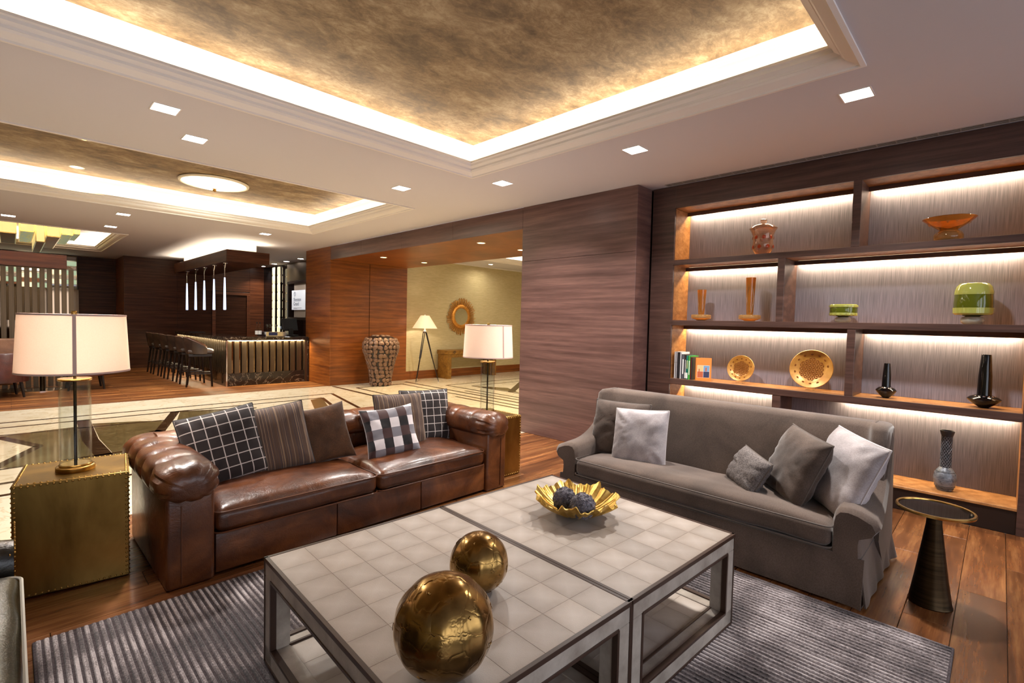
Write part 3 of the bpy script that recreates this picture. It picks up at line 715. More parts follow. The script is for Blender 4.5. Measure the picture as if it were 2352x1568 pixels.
def cushion(label, mat, w, h, t, loc, face, lean, roll=0, pipe=None, seed=0, pinch=.045, group=None, slump=0.0, name='throw_pillow', pr=.005, wrk=.012):
    """face: heading of the front (deg, 0 = +x), lean: tipped back (deg), roll: turned in its plane (deg); loc = middle of the pillow"""
    th = thing(name, label, 'pillow', group=group)
    M = Matrix.Rotation(math.radians(face-90+180), 4, 'Z') @ Matrix.Rotation(math.radians(90-lean), 4, 'X') @ Matrix.Rotation(math.radians(roll), 4, 'Z')
    th.rotation_euler = M.to_euler(); th.location = loc
    mb, loop = pillow(w, h, t, seed=seed, pinch=pinch, slump=slump, wrk=wrk)
    obj('cover', mb, mat, th, True)
    if pipe: obj('piping', MB().tube(loop, pr, 6, True), pipe, th, True)
    return th
def rr(cx, cy, hx, hy, r, n=5):
    """rounded rectangle outline"""
    pts = []
    for sx, sy, a0 in ((1, 1, 0), (-1, 1, 90), (-1, -1, 180), (1, -1, 270)):
        for k in range(n+1):
            a = math.radians(a0+90*k/n); pts.append((cx+sx*(hx-r)+r*math.cos(a), cy+sy*(hy-r)+r*math.sin(a)))
    return pts

# ------------------------------------------------------------------ rug
rg = thing('rug', 'large grey ribbed wool rug under the coffee tables', 'rug', (0, 0, 0))
obj('rug_body', MB().bbox((.05, .09, .001), (2.97, 2.9, .012), .005), 'rug_groove', rg)
rib = MB(); x = .06
while x < 2.95:
    rib.loft([[(x, yy, .011), (x+.004, yy, .0165), (x+.014, yy, .0165), (x+.018, yy, .011)] for yy in (.10, 2.89)], True)
    x += .0262
o = obj('rib', rib, 'rug_wool', rg); o['kind'] = 'stuff'

# ------------------------------------------------------------------ leather sofa
SO = (1.78, 3.0, 0)
ls = thing('leather_sofa', 'brown leather sofa with tufted rolled arms, beside the studded brass cube', 'sofa', SO, math.radians(.8))
def tuft_roll(mb, L, rx, rz, cen, axis, front_dome, bs, ph=.0, nphi=40, ns=70, side=1, pleat=.010):
    """a rolled bolster along its length with buttons, creases and a pleated domed front"""
    rings = []
    S = []
    if front_dome:
        for k in range(9): S.append((1-math.cos(k/9*PI/2))*front_dome)
    m_ = ns
    for k in range(m_+1): S.append(front_dome+(L-front_dome)*k/m_)
    for s in S:
        sc_ = 1.0; pl = 0
        if front_dome and s < front_dome:
            a = 1-s/front_dome; sc_ = math.sqrt(max(0, 1-a*a)); sc_ = .30+.70*sc_; pl = 1
        elif s < front_dome*2.2: pl = max(0, 1-(s-front_dome)/(front_dome*1.2))
        ring = []
        for j in range(nphi):
            a = 2*PI*j/nphi; ca, sa = math.cos(a), math.sin(a)
            p = .82
            ex = math.copysign(abs(ca)**p, ca); ez = math.copysign(abs(sa)**p, sa)
            r_ = 1.0
            if sa > -.4:
                d = min(abs(s-b) for b in bs); r_ -= .05*math.exp(-(d/.018)**2)*(1 if s > front_dome*1.1 else 0)
                for b in bs:
                    for ba in ((PI/2+side*.35), (PI/2+side*1.35)):
                        da = (a-ba+PI) % (2*PI)-PI
                        r_ -= .17*math.exp(-((s-b)/.035)**2-(da/.28)**2)
                r_ += .02*noise.noise(Vector((s*7, ca*2, sa*2+ph)))
            if pl: r_ -= pleat/rx*pl*(.5+.5*math.cos(a*11))**6*1.6
            ring.append((ex*rx*r_*sc_, s, ez*rz*r_*sc_ - (1-sc_)*rz*.25))
        rings.append(ring)
    rings = [[(cen[0]+x, cen[1]+y, cen[2]+z) for x, y, z in r_] for r_ in rings] if axis == 'y' else [[(cen[0]+y, cen[1]+x, cen[2]+z) for x, y, z in r_] for r_ in rings]
    mb.loft(rings, True, True, True); return mb
# local frame: x to the right, y to the back, origin at floor middle of the front
HW = 1.255
for s in (-1, 1):
    x_in, x_out = s*(HW-.245), s*(HW-.02)
    a, b_ = min(x_in, x_out), max(x_in, x_out)
    obj('arm', MB().bbox((a, .0, .0), (b_, .93, .52), .022, 3), 'brown_leather', ls, True)
    obj('arm_roll', tuft_roll(MB(), 1.0, .150, .108, (s*(HW-.13), -.045, .548), 'y', .11, [.26, .47, .68, .88], ph=s, side=-s), 'brown_leather', ls, True)
    mb = MB(); xs_ = s*(HW-.13)
    mb.bbox((min(s*(HW-.085), s*(HW-.09)), -.006, .03), (max(s*(HW-.085), s*(HW-.09)), .004, .44), .002)
    obj('arm_seam', mb, 'piping_brown', ls)
bk = MB(); bk.bbox((-HW+.2, .78, 0), (HW-.2, .98, .52), .02, 3); obj('back', bk, 'brown_leather', ls, True)
bs = [.15+.245*k for k in range(9)]
obj('back_roll', tuft_roll(MB(), 2.24, .145, .10, (-1.12, .86, .565), 'x', 0, bs, side=1, ns=150), 'brown_leather', ls, True)
# tufted inside back
nx, nz = 110, 22; vv = []; ff = []
for i in range(nx+1):
    for j in range(nz+1):
        x_ = -1.0+2.0*i/nx; z_ = .28+.26*j/nz; y_ = .735 + .03*((z_-.3)/.3)
        for r_, zz in enumerate((.34, .44, .53)):
            for k in range(9):
                xx = -1+.25*k+(.125 if r_ % 2 else 0); y_ += .035*math.exp(-((x_-xx)/.045)**2-((z_-zz)/.045)**2)
        y_ += .006*noise.noise(Vector((x_*8, z_*8, 3))); vv.append((x_, y_, z_))
for i in range(nx):
    for j in range(nz):
        a = i*(nz+1)+j; ff.append((a, a+nz+1, a+nz+2, a+1))
obj('back_padding', MB().add(vv, ff), 'brown_leather', ls, True)
me = MB().lathe([(0, -.004), (.012, -.003), (.013, 0), (.009, .004), (0, .006)], 12).mesh('button', 'brown_leather', SM)
for s in (-1, 1):
    for yb in (.26, .47, .68, .88): obj('button', me, 'brown_leather', ls, loc=(s*(HW-.13)-s*.055, yb-.045, .548+.087))
fp = MB()
for a, b_ in ((-1.005, -.30), (-.30, .36), (.36, 1.005)): fp.bbox((a+.0015, .02, .02), (b_-.0015, .10, .235), .008, 2)
obj('front_panel', fp, 'brown_leather', ls, True)
obj('base', MB().box((-1.0, .06, .03), (1.0, .93, .22)), 'brown_leather', ls)
for s in (-1, 1):
    T = Matrix.Translation((s*.503, .38, .298))
    obj('seat_cushion', slab((.5, .37, .068), .05, .045, 22, .012, s*9, T, .0), 'brown_leather', ls, True)
    for zz, kk in ((.352, 1), (.238, 1)):
        pts = []
        for px, py in rr(s*.503, .38, .503, .373, .05, 5): pts.append((px, py, zz))
        obj('piping', MB().tube(pts, .0055, 6, True), 'piping_brown', ls, True)

# scatter cushions on the leather sofa
LG = None
cushion('black plaid throw pillow with white grid lines beside the left arm of the leather sofa', 'plaid_grid', .45, .46, .15, (.95, 3.50, .60), 264, 22, 10, 'piping_black', 1, .035)
cushion('brown striped throw pillow second from the left on the leather sofa', 'stripe_cloth', .44, .45, .15, (1.26, 3.50, .60), 258, 22, 8, 'piping_black', 2, .035)
cushion('plain dark brown velvet throw pillow on the leather sofa', 'brown_velvet', .40, .43, .12, (1.60, 3.50, .58), 264, 22, 7, None, 3, .09)
cushion('black and white buffalo check throw pillow on the leather sofa', 'buffalo_check', .44, .40, .12, (2.08, 3.36, .555), 262, 24, 3, 'piping_silver', 4, .10, pr=.003)
cushion('brown striped throw pillow behind the buffalo check pillow', 'stripe_cloth', .44, .45, .14, (2.30, 3.57, .585), 264, 18, -1, 'piping_black', 5, .035)
cushion('black plaid throw pillow with white grid lines beside the right arm of the leather sofa', 'plaid_grid', .46, .46, .14, (2.60, 3.63, .58), 258, 16, -1, 'piping_black', 6, .035)

# ------------------------------------------------------------------ grey velvet sofa (local: x to the back, y along)
gs = thing('velvet_sofa', 'taupe velvet skirted sofa with a high back in front of the lit shelving', 'sofa', (3.04, 1.44, 0), math.radians(0))
HWG = 1.0
def arm_h(t):   # top height of arm / wing along depth t (0 front .. 1 back)
    return .50 + .05*t + .34*(max(0, (t-.35)/.65))**1.7
for s in (-1, 1):
    rings = []
    for k in range(33):
        t = k/32; x_ = -.0 + .66*t; h_ = .50+.06*t + .30*max(0, (t-.3)/.7)**2.2
        fr = min(1, t/.04); rr_ = .062*(1-.45*t)
        top = h_
        yin = HWG-.155; yout = HWG-.03
        pts = [(yin, .0), (yin, top-.07), (yin+.008, top-.03), (yin+.03, top-.006), (yin+.07, top), (yin+.12, top-.008), (HWG+.0+.035*(1-t), top-.035), (HWG+.01+.045*(1-t), top-.07), (HWG+.0+.035*(1-t), top-.10), (yout+.005, top-.125), (yout, top-.16), (yout+.01, .2), (yout+.02, .0)]
        g = .018*(1-math.sqrt(max(0, 1-(1-min(1, t/.05))**2)))
        cyy_ = (yin+yout)/2
        rings.append([(x_, s*(cyy_+(p[0]-cyy_)*(1-g*8)), p[1]-(g if p[1] > .1 else 0)) for p in pts])
    obj('arm', MB().loft(rings, True, True, True), 'grey_velvet', gs, SM)
# back with slightly rounded wings
rings = []
ysB = sorted(set([i/20 for i in range(-17, 18)] + [sg*v for sg in (-1, 1) for v in (.88, .90, .91, .92, .93, .94, .955, .97, .98, .988, .994, 1.0)]))
for y_ in ysB:
    y_ *= HWG; e = abs(y_)/HWG
    wk = min(1, max(0, (e-.885)/.055)); wk = wk*wk*(3-2*wk); eg = max(0, (e-.955)/.045)
    xf_top = .565 - .085*wk + .03*eg**3; xf_bot = .40 - .04*wk
    topz = .878 - .022*(1-math.sqrt(max(0, 1-eg*eg)))
    pr_ = [(xf_bot, .25), (xf_bot+.03, .45), (xf_top-.02, .74), (xf_top, .845), (xf_top+.02, topz-.012), (xf_top+.05, topz), (.70, topz), (.735, topz-.015), (.75, .82), (.80, .5), (.86, .2), (.88, .0), (.60, .0)]
    sh = 1
    rings.append([(p[0], y_*sh, p[1]) for p in pr_])
obj('back', MB().loft(rings, True, True, True), 'grey_velvet', gs, SM)
for s in (-1, 1):
    obj('seam_piping', MB().tube([(.385, s*.925, .42), (.45, s*.925, .6), (.535, s*.925, .76), (.548, s*.925, .85), (.60, s*.925, .878), (.70, s*.925, .877)], .004, 6), 'piping_grey', gs, True)
# skirt in three faces with corner pleats
sk = MB(); per = []
def skirt(pts, name='skirt'):
    v = []; n_s = 14
    rings = []
    for (px, py, nxn, nyn, w_) in pts:
        rings.append([(px+nxn*(.03*(1-z)**1.3+w_*(1-z)), py+nyn*(.03*(1-z)**1.3+w_*(1-z)), .245*z+.014) for z in [i/n_s for i in range(n_s+1)]])
    mb = MB(); 
    inner = [[(p[0]-q[2]*.008, p[1]-q[3]*.008, p[2]) for p in r_] for r_, q in zip(rings, pts)]
    full = [r_+list(reversed(i_)) for r_, i_ in zip(rings, inner)]
    mb.loft(full, True, True, True); return obj(name, mb, 'grey_velvet', gs, SM)
pt = []
for k in range(61):
    yy = -HWG+.008+(2*HWG-.016)*k/60; e = abs(yy)/HWG
    wv = .012*math.exp(-((e-.985)/.02)**2)+.002*math.sin(yy*23)
    pt.append((.0, yy, -1, 0, wv))
skirt(pt)
for s in (-1, 1):
    pt = []
    for k in range(41):
        xx = .0+.86*k/40; pt.append((xx, s*(HWG-.02), 0, s, .010*math.sin(xx*30)*(.3+.7*xx)+.02*math.exp(-((xx-.84)/.05)**2)))
    skirt(pt)
obj('base', MB().box((.01, -HWG+.03, .03), (.8, HWG-.03, .27)), 'grey_velvet', gs)
T = Matrix.Translation((.215, 0, .335))
obj('seat_cushion', slab((.235, .845, .062), .045, .035, 30, .010, 4, T), 'grey_velvet', gs, True)
for zz in (.392, .280):
    pts = [(px, py, zz+.004*math.sin(py*9)) for px, py in rr(.215, 0, .238, .848, .045, 5)]
    obj('piping', MB().tube(pts, .005, 6, True), 'piping_grey', gs, True)
# its scatter cushions
cushion('taupe velvet throw pillow behind the silver pillow at the left of the grey sofa', 'dark_velvet', .46, .43, .13, (3.42, 2.14, .60), 190, 16, 0, 'piping_grey', 11, .03)
cushion('square silver satin throw pillow at the left of the taupe velvet sofa', 'silver_satin', .42, .42, .14, (3.33, 1.91, .585), 186, 18, 4, 'piping_silver', 12, .03)
cushion('small knitted grey lumbar pillow on the taupe velvet sofa', 'knit_grey', .33, .24, .12, (3.32, 1.12, .515), 140, 28, -8, 'piping_grey', 13, .02)
cushion('plain taupe velvet throw pillow right of the small knitted pillow', 'dark_velvet', .42, .42, .15, (3.36, .86, .60), 136, 22, -6, 'piping_grey', 14, .03)
cushion('large silver satin throw pillow beside the right arm of the taupe velvet sofa', 'silver_satin', .46, .46, .15, (3.35, .61, .61), 133, 22, -5, 'piping_silver', 15, .03)

# ------------------------------------------------------------------ coffee tables
def coffee_table(loc, label, nx=6, ny=8):
    W, L, H = .862, 1.17, .434
    t = thing('coffee_table', label, 'table', loc, math.radians(-2.2), None)
    e = .012; RW = .075
    hx, hy = W/2, L/2
    # four posts and the upper and lower rails, clad in hide, edged in dark wood
    for sx in (-1, 1):
        for sy in (-1, 1):
            a = (sx*hx, sy*hy); b_ = (sx*(hx-RW), sy*(hy-RW))
            obj('leg', MB().bbox((min(a[0], b_[0]), min(a[1], b_[1]), .012), (max(a[0], b_[0]), max(a[1], b_[1]), H-RW), .002, 1), 'shagreen_frame', t)
    for z0, z1, nm in ((.0, RW, 'lower_rail'), (H-RW, H-.013, 'upper_rail')):
        for sy in (-1, 1):
            y0, y1 = sorted((sy*hy, sy*(hy-RW))); obj(nm, MB().bbox((-hx, y0, z0+.001), (hx, y1, z1), .002, 1), 'shagreen_frame', t)
        for sx in (-1, 1):
            x0, x1 = sorted((sx*hx, sx*(hx-RW))); obj(nm, MB().bbox((x0, -hy+RW, z0+.001), (x1, hy-RW, z1), .002, 1), 'shagreen_frame', t)
    # dark edging: round the top, the outer corners and round each opening
    ed = MB(); q = .0035
    def bar(a, b_): ed.bbox(tuple(min(i, j) for i, j in zip(a, b_)), tuple(max(i, j) for i, j in zip(a, b_)), .001, 1)
    for sy in (-1, 1):
        yo = sy*(hy+q); yi = sy*(hy-e)
        bar((-hx-q, yo, H-.016), (hx+q, yi, H+.0015))
        bar((-hx-q, yo, .0), (hx+q, yi, .010))
        bar((-hx+RW-.004, yo, H-RW-.006), (hx-RW+.004, sy*(hy-.02), H-RW+.006)); bar((-hx+RW-.004, yo, RW-.006), (hx-RW+.004, sy*(hy-.02), RW+.006)); bar((-hx+RW-.004, sy*(hy-RW+.01), RW-.006), (hx-RW+.004, sy*(hy-RW-.002), RW+.004))
        for sx in (-1, 1):
            bar((sx*(hx-RW-.004), yo, RW), (sx*(hx-RW+.008), sy*(hy-.02), H-RW))
    for sx in (-1, 1):
        xo = sx*(hx+q); xi = sx*(hx-e)
        bar((xo, -hy, H-.016), (xi, hy, H+.0015)); bar((xo, -hy, 0), (xi, hy, .010))
        bar((xo, -hy+RW-.004, H-RW-.006), (sx*(hx-.02), hy-RW+.004, H-RW+.006)); bar((xo, -hy+RW-.004, RW-.006), (sx*(hx-.02), hy-RW+.004, RW+.006))
        for sy in (-1, 1):
            bar((xo, sy*(hy-RW-.004), RW), (sx*(hx-.02), sy*(hy-RW+.008), H-RW))
            bar((sx*(hx+q), sy*(hy+q), 0), (sx*(hx-.006), sy*(hy-.006), H))
    obj('edging', ed, 'table_edge', t)
    obj('top_core', MB().box((-hx+e, -hy+e, H-RW+.002), (hx-e, hy-e, H-.003)), 'shagreen_frame', t)
    tw, tl = (W-2*e)/nx, (L-2*e)/ny; g = .0002
    me = MB().bbox((-tw/2+g, -tl/2+g, -.004), (tw/2-g, tl/2-g, 0), .0006, 1).mesh('hide_tile', 'shagreen')
    for i in range(nx):
        for j in range(ny):
            o = obj('hide_tile', me, 'shagreen', t, loc=(-hx+e+tw*(i+.5), -hy+e+tl*(j+.5), H))
    tw, tl = (W-2*RW)/5, (L-2*RW)/7
    obj('shelf', MB().box((-hx+RW, -hy+RW, .045), (hx-RW, hy-RW, .068)), 'table_edge', t)
    me = MB().bbox((-tw/2+g, -tl/2+g, -.003), (tw/2-g, tl/2-g, 0), .0006, 1).mesh('hide_tile', 'shagreen')
    for i in range(5):
        for j in range(7): obj('hide_tile', me, 'shagreen', t, loc=(-hx+RW+tw*(i+.5), -hy+RW+tl*(j+.5), .071))
    return t
# the rug surface carries the tables
coffee_table((1.128, 1.495, .0165), 'pale hide-topped coffee table with dark edging carrying the two gold globes')
coffee_table((1.998, 1.462, .0165), 'pale hide-topped coffee table with dark edging carrying the gold leaf bowl')

# ------------------------------------------------------------------ things on the tables
TT = .4505
def globe(label, c, R, seed):
    t = thing('decorative_globe', label, 'globe', (c[0], c[1], TT))
    bm = bmesh.new(); bmesh.ops.create_icosphere(bm, subdivisions=5, radius=R)
    for v in bm.verts:
        p = v.co.copy()
        a = math.atan2(p.y, p.x); facet = .004*R/.14*math.cos(a*14)*max(0, 1-(p.z/R)**2)
        v.co = p.normalized()*(R + facet*.35 + .0022*noise.noise(p*14+Vector((seed, 0, 0))))
        if v.co.z < -R*.975: v.co.z = -R*.975
    mb = MB().add([v.co[:] for v in bm.verts], [[x.index for x in f.verts] for f in bm.faces]); bm.free()
    obj('globe_body', mb, 'globe_gold', t, math.radians(60), (0, 0, R*.975))
    # raised leaf joints round the ball
    rng = random.Random(seed); mj = MB()
    for k in range(34):
        la = rng.uniform(-1.1, 1.2); lo = rng.uniform(0, 2*PI); L_ = rng.uniform(.12, .5); ver = rng.random() < .35; pts = []
        for q in range(9):
            s_ = q/8*L_; a_, b_ = (la+s_*.6, lo+.03*math.sin(q)) if ver else (la+.02*math.sin(q*1.7), lo+s_)
            pts.append(tuple(Vector((math.cos(a_)*math.cos(b_), math.cos(a_)*math.sin(b_), math.sin(a_)))*(R+.0006)))
        mj.tube(pts, [.0003]+[.0011]*7+[.0003], 4)
    o = obj('leaf_seam', mj, 'globe_gold', t, True, (0, 0, R*.975)); o['kind'] = 'stuff'
    return t
globe('larger crackled gold globe at the front of the near coffee table', (.838, 1.067), .1383, 3)
globe('smaller crackled gold globe behind the larger one', (1.193, 1.321), .1061, 8)
# leaf bowl
bw = thing('leaf_bowl', 'ruffled gold leaf bowl holding two dark carved balls', 'bowl', (2.035, 1.515, TT))
def bowl_pt(a, s):
    ruf = .5+.5*math.sin(a*7+.6*math.sin(a*3)); r_ = .05+ .158*s
    r_ += s*s*(.007*math.sin(a*7)+.006*math.sin(a*13+1)+.004*math.sin(a*31))
    z_ = .012+.088*s**1.8 + s*s*(.010*math.sin(a*7+1.2)+.006*math.sin(a*17)+.004*math.sin(a*37)) + .005*s*math.sin(a*24)
    return Vector((r_*math.cos(a), r_*math.sin(a), z_))
na, ns_ = 260, 16; rings = []
for i in range(ns_+1): rings.append([tuple(bowl_pt(2*PI*k/na, i/ns_)) for k in range(na)])
out_ = [[(p[0]*1.012, p[1]*1.012, p[2]-.005) for p in r_] for r_ in reversed(rings)]
obj('bowl_body', MB().loft(rings+out_, True, True, True), 'gold_leaf', bw, math.radians(50))
vn = MB()
for k in range(22):
    a0 = 2*PI*k/22; vn.tube([tuple(bowl_pt(a0+.10*math.sin(s_*3+k), s_)+Vector((0, 0, .0015))) for s_ in [j/8 for j in range(9)]], [.0022-.0014*j/8 for j in range(9)], 5)
o = obj('vein', vn, 'gold_leaf', bw, True); o['kind'] = 'stuff'
obj('foot', MB().lathe([(.045, 0), (.05, .004), (.05, .012), (.04, .014)], 28), 'gold_leaf', bw, True)
def carved_ball(label, c, R, seed):
    t = thing('carved_ball', label, 'ball', (c[0], c[1], c[2]), group=None)
    bm = bmesh.new(); bmesh.ops.create_icosphere(bm, subdivisions=5, radius=R)
    for v in bm.verts:
        d = v.co.normalized(); v.co = d*(R-.0035+.004*abs(noise.noise(d*9+Vector((seed, 2, 1))))*2 + .002*noise.noise(d*26))
    obj('ball_body', MB().add([v.co[:] for v in bm.verts], [[x.index for x in f.verts] for f in bm.faces]), 'carved_grey', t, True); bm.free()
    rng = random.Random(seed); fl_ = MB()
    for k in range(46):
        z_ = 1-2*(k+.5)/46; a = k*2.39996; d = Vector((math.sqrt(1-z_*z_)*math.cos(a), math.sqrt(1-z_*z_)*math.sin(a), z_)); u_ = d.orthogonal().normalized(); w_ = d.cross(u_)
        np_ = 9; rr0 = R*rng.uniform(.12, .19)
        for q in range(np_):
            an = 2*PI*q/np_; e = (math.cos(an)*u_+math.sin(an)*w_); side = (-math.sin(an)*u_+math.cos(an)*w_)
            b0 = d*R*.99; p0 = b0+e*rr0*.25; p1 = b0+e*rr0*.7+side*rr0*.17+d*.002; p2 = b0+e*rr0+d*.0005; p3 = b0+e*rr0*.7-side*rr0*.17+d*.002; top = b0+e*rr0*.65+d*.0045
            fl_.add([p0, p1, p2, p3, top], [(0, 1, 4), (1, 2, 4), (2, 3, 4), (3, 0, 4)])
        fl_.lathe([(0, .006), (rr0*.2, .004), (rr0*.25, -.001)], 6, False, False, Matrix.Translation(d*R*.99) @ d.to_track_quat('Z', 'Y').to_matrix().to_4x4())
    o = obj('petal', fl_, 'carved_grey', t); o['kind'] = 'stuff'
carved_ball('dark grey flower-carved ball in the gold bowl, the one further left and back', (1.982, 1.553, TT+.082), .060, 5)
carved_ball('dark grey flower-carved ball in the gold bowl, the one in front on the right', (1.958, 1.422, TT+.090), .0625, 9)

# ------------------------------------------------------------------ brass cubes with lamps
def brass_cube(loc, W, Dp, H, rot, label):
    t = thing('side_cube', label, 'side table', loc, rot)
    obj('body', MB().bbox((-W/2, -Dp/2, .006), (W/2, Dp/2, H), .004, 2), 'brass_sheet', t)
    me = MB().lathe([(0, .0045), (.003, .004), (.0052, .002), (.006, 0)], 8, False, False).mesh('nail', 'nail_brass', SM)
    sp = .0235; e = .011
    def nail(p, rx, ry): obj('nail', me, 'nail_brass', t, loc=p, rot=(rx, ry, 0))
    nW = int((W-2*e)/sp); nD = int((Dp-2*e)/sp); nH = int((H-2*e)/sp)
    st = MB()
    def many(fixed, p, T):
        st.lathe([(0, .0045), (.0035, .0036), (.006, 0)], 6, False, False, Matrix.Translation(p) @ T)
    RX = Matrix.Rotation(PI/2, 4, 'X'); RY = Matrix.Rotation(-PI/2, 4, 'Y'); RYp = Matrix.Rotation(PI/2, 4, 'Y')
    # visible faces get single nails: front edge rows and both upright rows
    for i in range(nW+1):
        x = -W/2+e+(W-2*e)*i/nW
        nail((x, -Dp/2, H-e), PI/2, 0); nail((x, -Dp/2, .006+e), PI/2, 0)
        nail((x, -Dp/2+e, H), 0, 0); nail((x, Dp/2-e, H), 0, 0)
    for i in range(1, nH):
        z = e+(H-2*e)*i/nH
        nail((-W/2+e, -Dp/2, z), PI/2, 0); nail((W/2-e, -Dp/2, z), PI/2, 0)
    for i in range(1, nD):
        y = -Dp/2+e+(Dp-2*e)*i/nD
        nail((-W/2+e, y, H), 0, 0); nail((W/2-e, y, H), 0, 0)
        many(0, (W/2, y, H-e), RYp); many(0, (-W/2, y, H-e), RY)
    for i in range(nH+1):
        z = e+(H-2*e)*i/nH
        many(0, (W/2, -Dp/2+e, z), RYp); many(0, (-W/2, -Dp/2+e, z), RY); many(0, (W/2, Dp/2-e, z), RYp); many(0, (-W/2, Dp/2-e, z), RY)
    o = obj('nail_row', st, 'nail_brass', t); o['kind'] = 'stuff'
    return t
brass_cube((.245, 3.585, 0), .455, .445, .575, math.radians(-7), 'brass-clad studded cube table left of the leather sofa')
brass_cube((3.235, 3.42, 0), .31, .44, .555, 0, 'brass-clad studded cube table right of the leather sofa')
def table_lamp(x, y, z, label, seam_dir, power):
    t = thing('table_lamp', label, 'lamp', (x, y, z))
    obj('base', MB().lathe([(.0, 0), (.082, 0), (.084, .003), (.084, .022), (.080, .026), (.071, .027), (.071, .034), (.068, .037), (0, .037)], 40, False, False), 'brass_polish', t, True)
    obj('stem', MB().lathe([(.007, .03), (.007, .80)], 12), 'dark_bronze', t, True)
    obj('glass_cylinder', MB().lathe([(.068, .037), (.068, .49), (.0635, .49), (.0635, .037), (.068, .037)], 48, False, False), 'clear_glass', t, True)
    obj('collar', MB().lathe([(.0, .488), (.071, .488), (.073, .491), (.073, .497), (.071, .50), (0, .50)], 40, False, False), 'brass_polish', t, True)
    rb, rt, z0, z1 = .238, .222, .535, .845
    sh = obj('lamp_shade', MB().lathe([(rb, z0), (rt, z1), (rt-.003, z1), (rb-.003, z0), (rb, z0)], 64, False, False), 'shade_linen', t, True)
    for zz, r_ in ((z0, rb), (z1-.009, rt+.001)): obj('shade_tape', MB().lathe([(r_+.0012, zz), (r_+.0008, zz+.009), (r_-.004, zz+.009), (r_-.004, zz), (r_+.0012, zz)], 64, False, False), 'shade_tape', sh, True)
    a = seam_dir; tx = [( (rb+.0015)*math.cos(a+d/rb), (rb+.0015)*math.sin(a+d/rb), z0) for d in (-.008, 0, .008)] ; ty = [((rt+.0015)*math.cos(a+d/rb), (rt+.0015)*math.sin(a+d/rb), z1) for d in (-.008, 0, .008)]
    obj('seam', MB().loft([tx, ty], False, False, False), 'shade_tape', sh)
    sp = MB()
    for k in range(3): sp.tube([(0, 0, .80), (rt*.98*math.cos(2*PI*k/3+.4), rt*.98*math.sin(2*PI*k/3+.4), .838)], .0022, 6)
    obj('shade_carrier', sp, 'brass_polish', t, True)
    obj('finial', MB().lathe([(0, .800), (.006, .80), (.006, .835), (.012, .838), (.013, .858), (.010, .862), (0, .862)], 16, False, False), 'brass_polish', t, True)
    obj('bulb', MB().lathe([(0, .64), (.018, .645), (.03, .68), (.028, .71), (.014, .74), (.012, .76)], 16), 'cove_paint', t, True)
    point('bulb_light', t, (.05, 0, .70), power, (1, .90, .82), .035)
    return t
table_lamp(.243, 3.555, .575, 'glass cylinder table lamp with white drum shade on the left brass cube', math.radians(-94), 16)
table_lamp(3.205, 3.48, .555, 'glass cylinder table lamp with white drum shade on the right brass cube', math.radians(-96), 14)

# ------------------------------------------------------------------ round drinks table
t = thing('side_table', 'small round black-glass side table on a dark bronze cone beside the grey sofa', 'side table', (3.40, .21, 0))
obj('cone_base', MB().lathe([(.0, 0), (.092, 0), (.094, .004), (.090, .012), (.072, .13), (.052, .28), (.034, .42), (.030, .485), (.05, .49), (0, .49)], 48, False, False), 'dark_bronze', t, True)
obj('rim', MB().lathe([(.150, .497), (.152, .508), (.162, .509), (.166, .504), (.163, .494), (.14, .488), (.0, .488)], 64, False, False), 'brass_polish', t, True)
obj('glass_top', MB().lathe([(0, .5035), (.150, .5035), (.150, .497), (0, .497)], 64, False, False), 'black_glass', t)

# ------------------------------------------------------------------ black armchair at lower left (faces +x)
t = thing('armchair', 'black leather club chair with nailhead trim and pale piping at the lower left corner', 'armchair', (-.40, 2.25, 0))
for s, ay in ((1, .50), (-1, -.78)):
    rings = []
    for k in range(17):
        x_ = -.40+.80*k/16; hh = .60-.04*(k/16)**2*2
        if k == 16: x_ = .40
        pts = rr(0, hh-.09, .085, .09, .08, 5)
        rings.append([(x_-(.03 if False else 0), ay+p[0]*s, p[1]) for p in pts])
    obj('arm', MB().loft(rings, True, True, True).bbox((-.40, ay-.07, .05), (.385, ay+.07, .5), .02, 3), 'black_leather', t, True)
    pts = []
    for k in range(40):
        a = PI*1.18*k/39-.3
        pts.append((.402, ay+.078*math.cos(a), .512+.078*math.sin(a)))
    nm_ = MB().lathe([(0, .004), (.003, .0035), (.0055, 0)], 8, False, False).mesh('nail', 'nail_brass')
    for k, p in enumerate(pts[::2]): obj('nail', nm_, 'nail_brass', t, loc=p, rot=(0, PI/2, 0))
    for k in range(20):
        for y_ in (ay+.072, ay-.072): obj('nail', nm_, 'nail_brass', t, loc=(.388, y_, .49-k*.022), rot=(0, PI/2, 0))
obj('back', MB().bbox((-.45, -.84, .05), (-.28, .56, .80), .07, 4), 'black_leather', t, True)
obj('base', MB().bbox((-.38, -.72, .05), (.39, .45, .30), .02, 3), 'black_leather', t, True)
obj('seat_cushion', slab((.36, .52, .075), .05, .035, 22, .016, 3, Matrix.Translation((.055, -.155, .365))), 'olive_leather', t, True)
for zz in (.425, .305): obj('piping', MB().tube([(px, py, zz) for px, py in rr(.055, -.155, .364, .523, .05, 6)], .006, 6, True), 'piping_white', t, True)
me = MB().lathe([(.022, 0), (.018, .06)], 10).mesh('foot', 'ebony', SM)
for sx in (-.36, .34):
    for sy in (-.78, .5): obj('foot', me, 'ebony', t, loc=(sx, sy, 0))

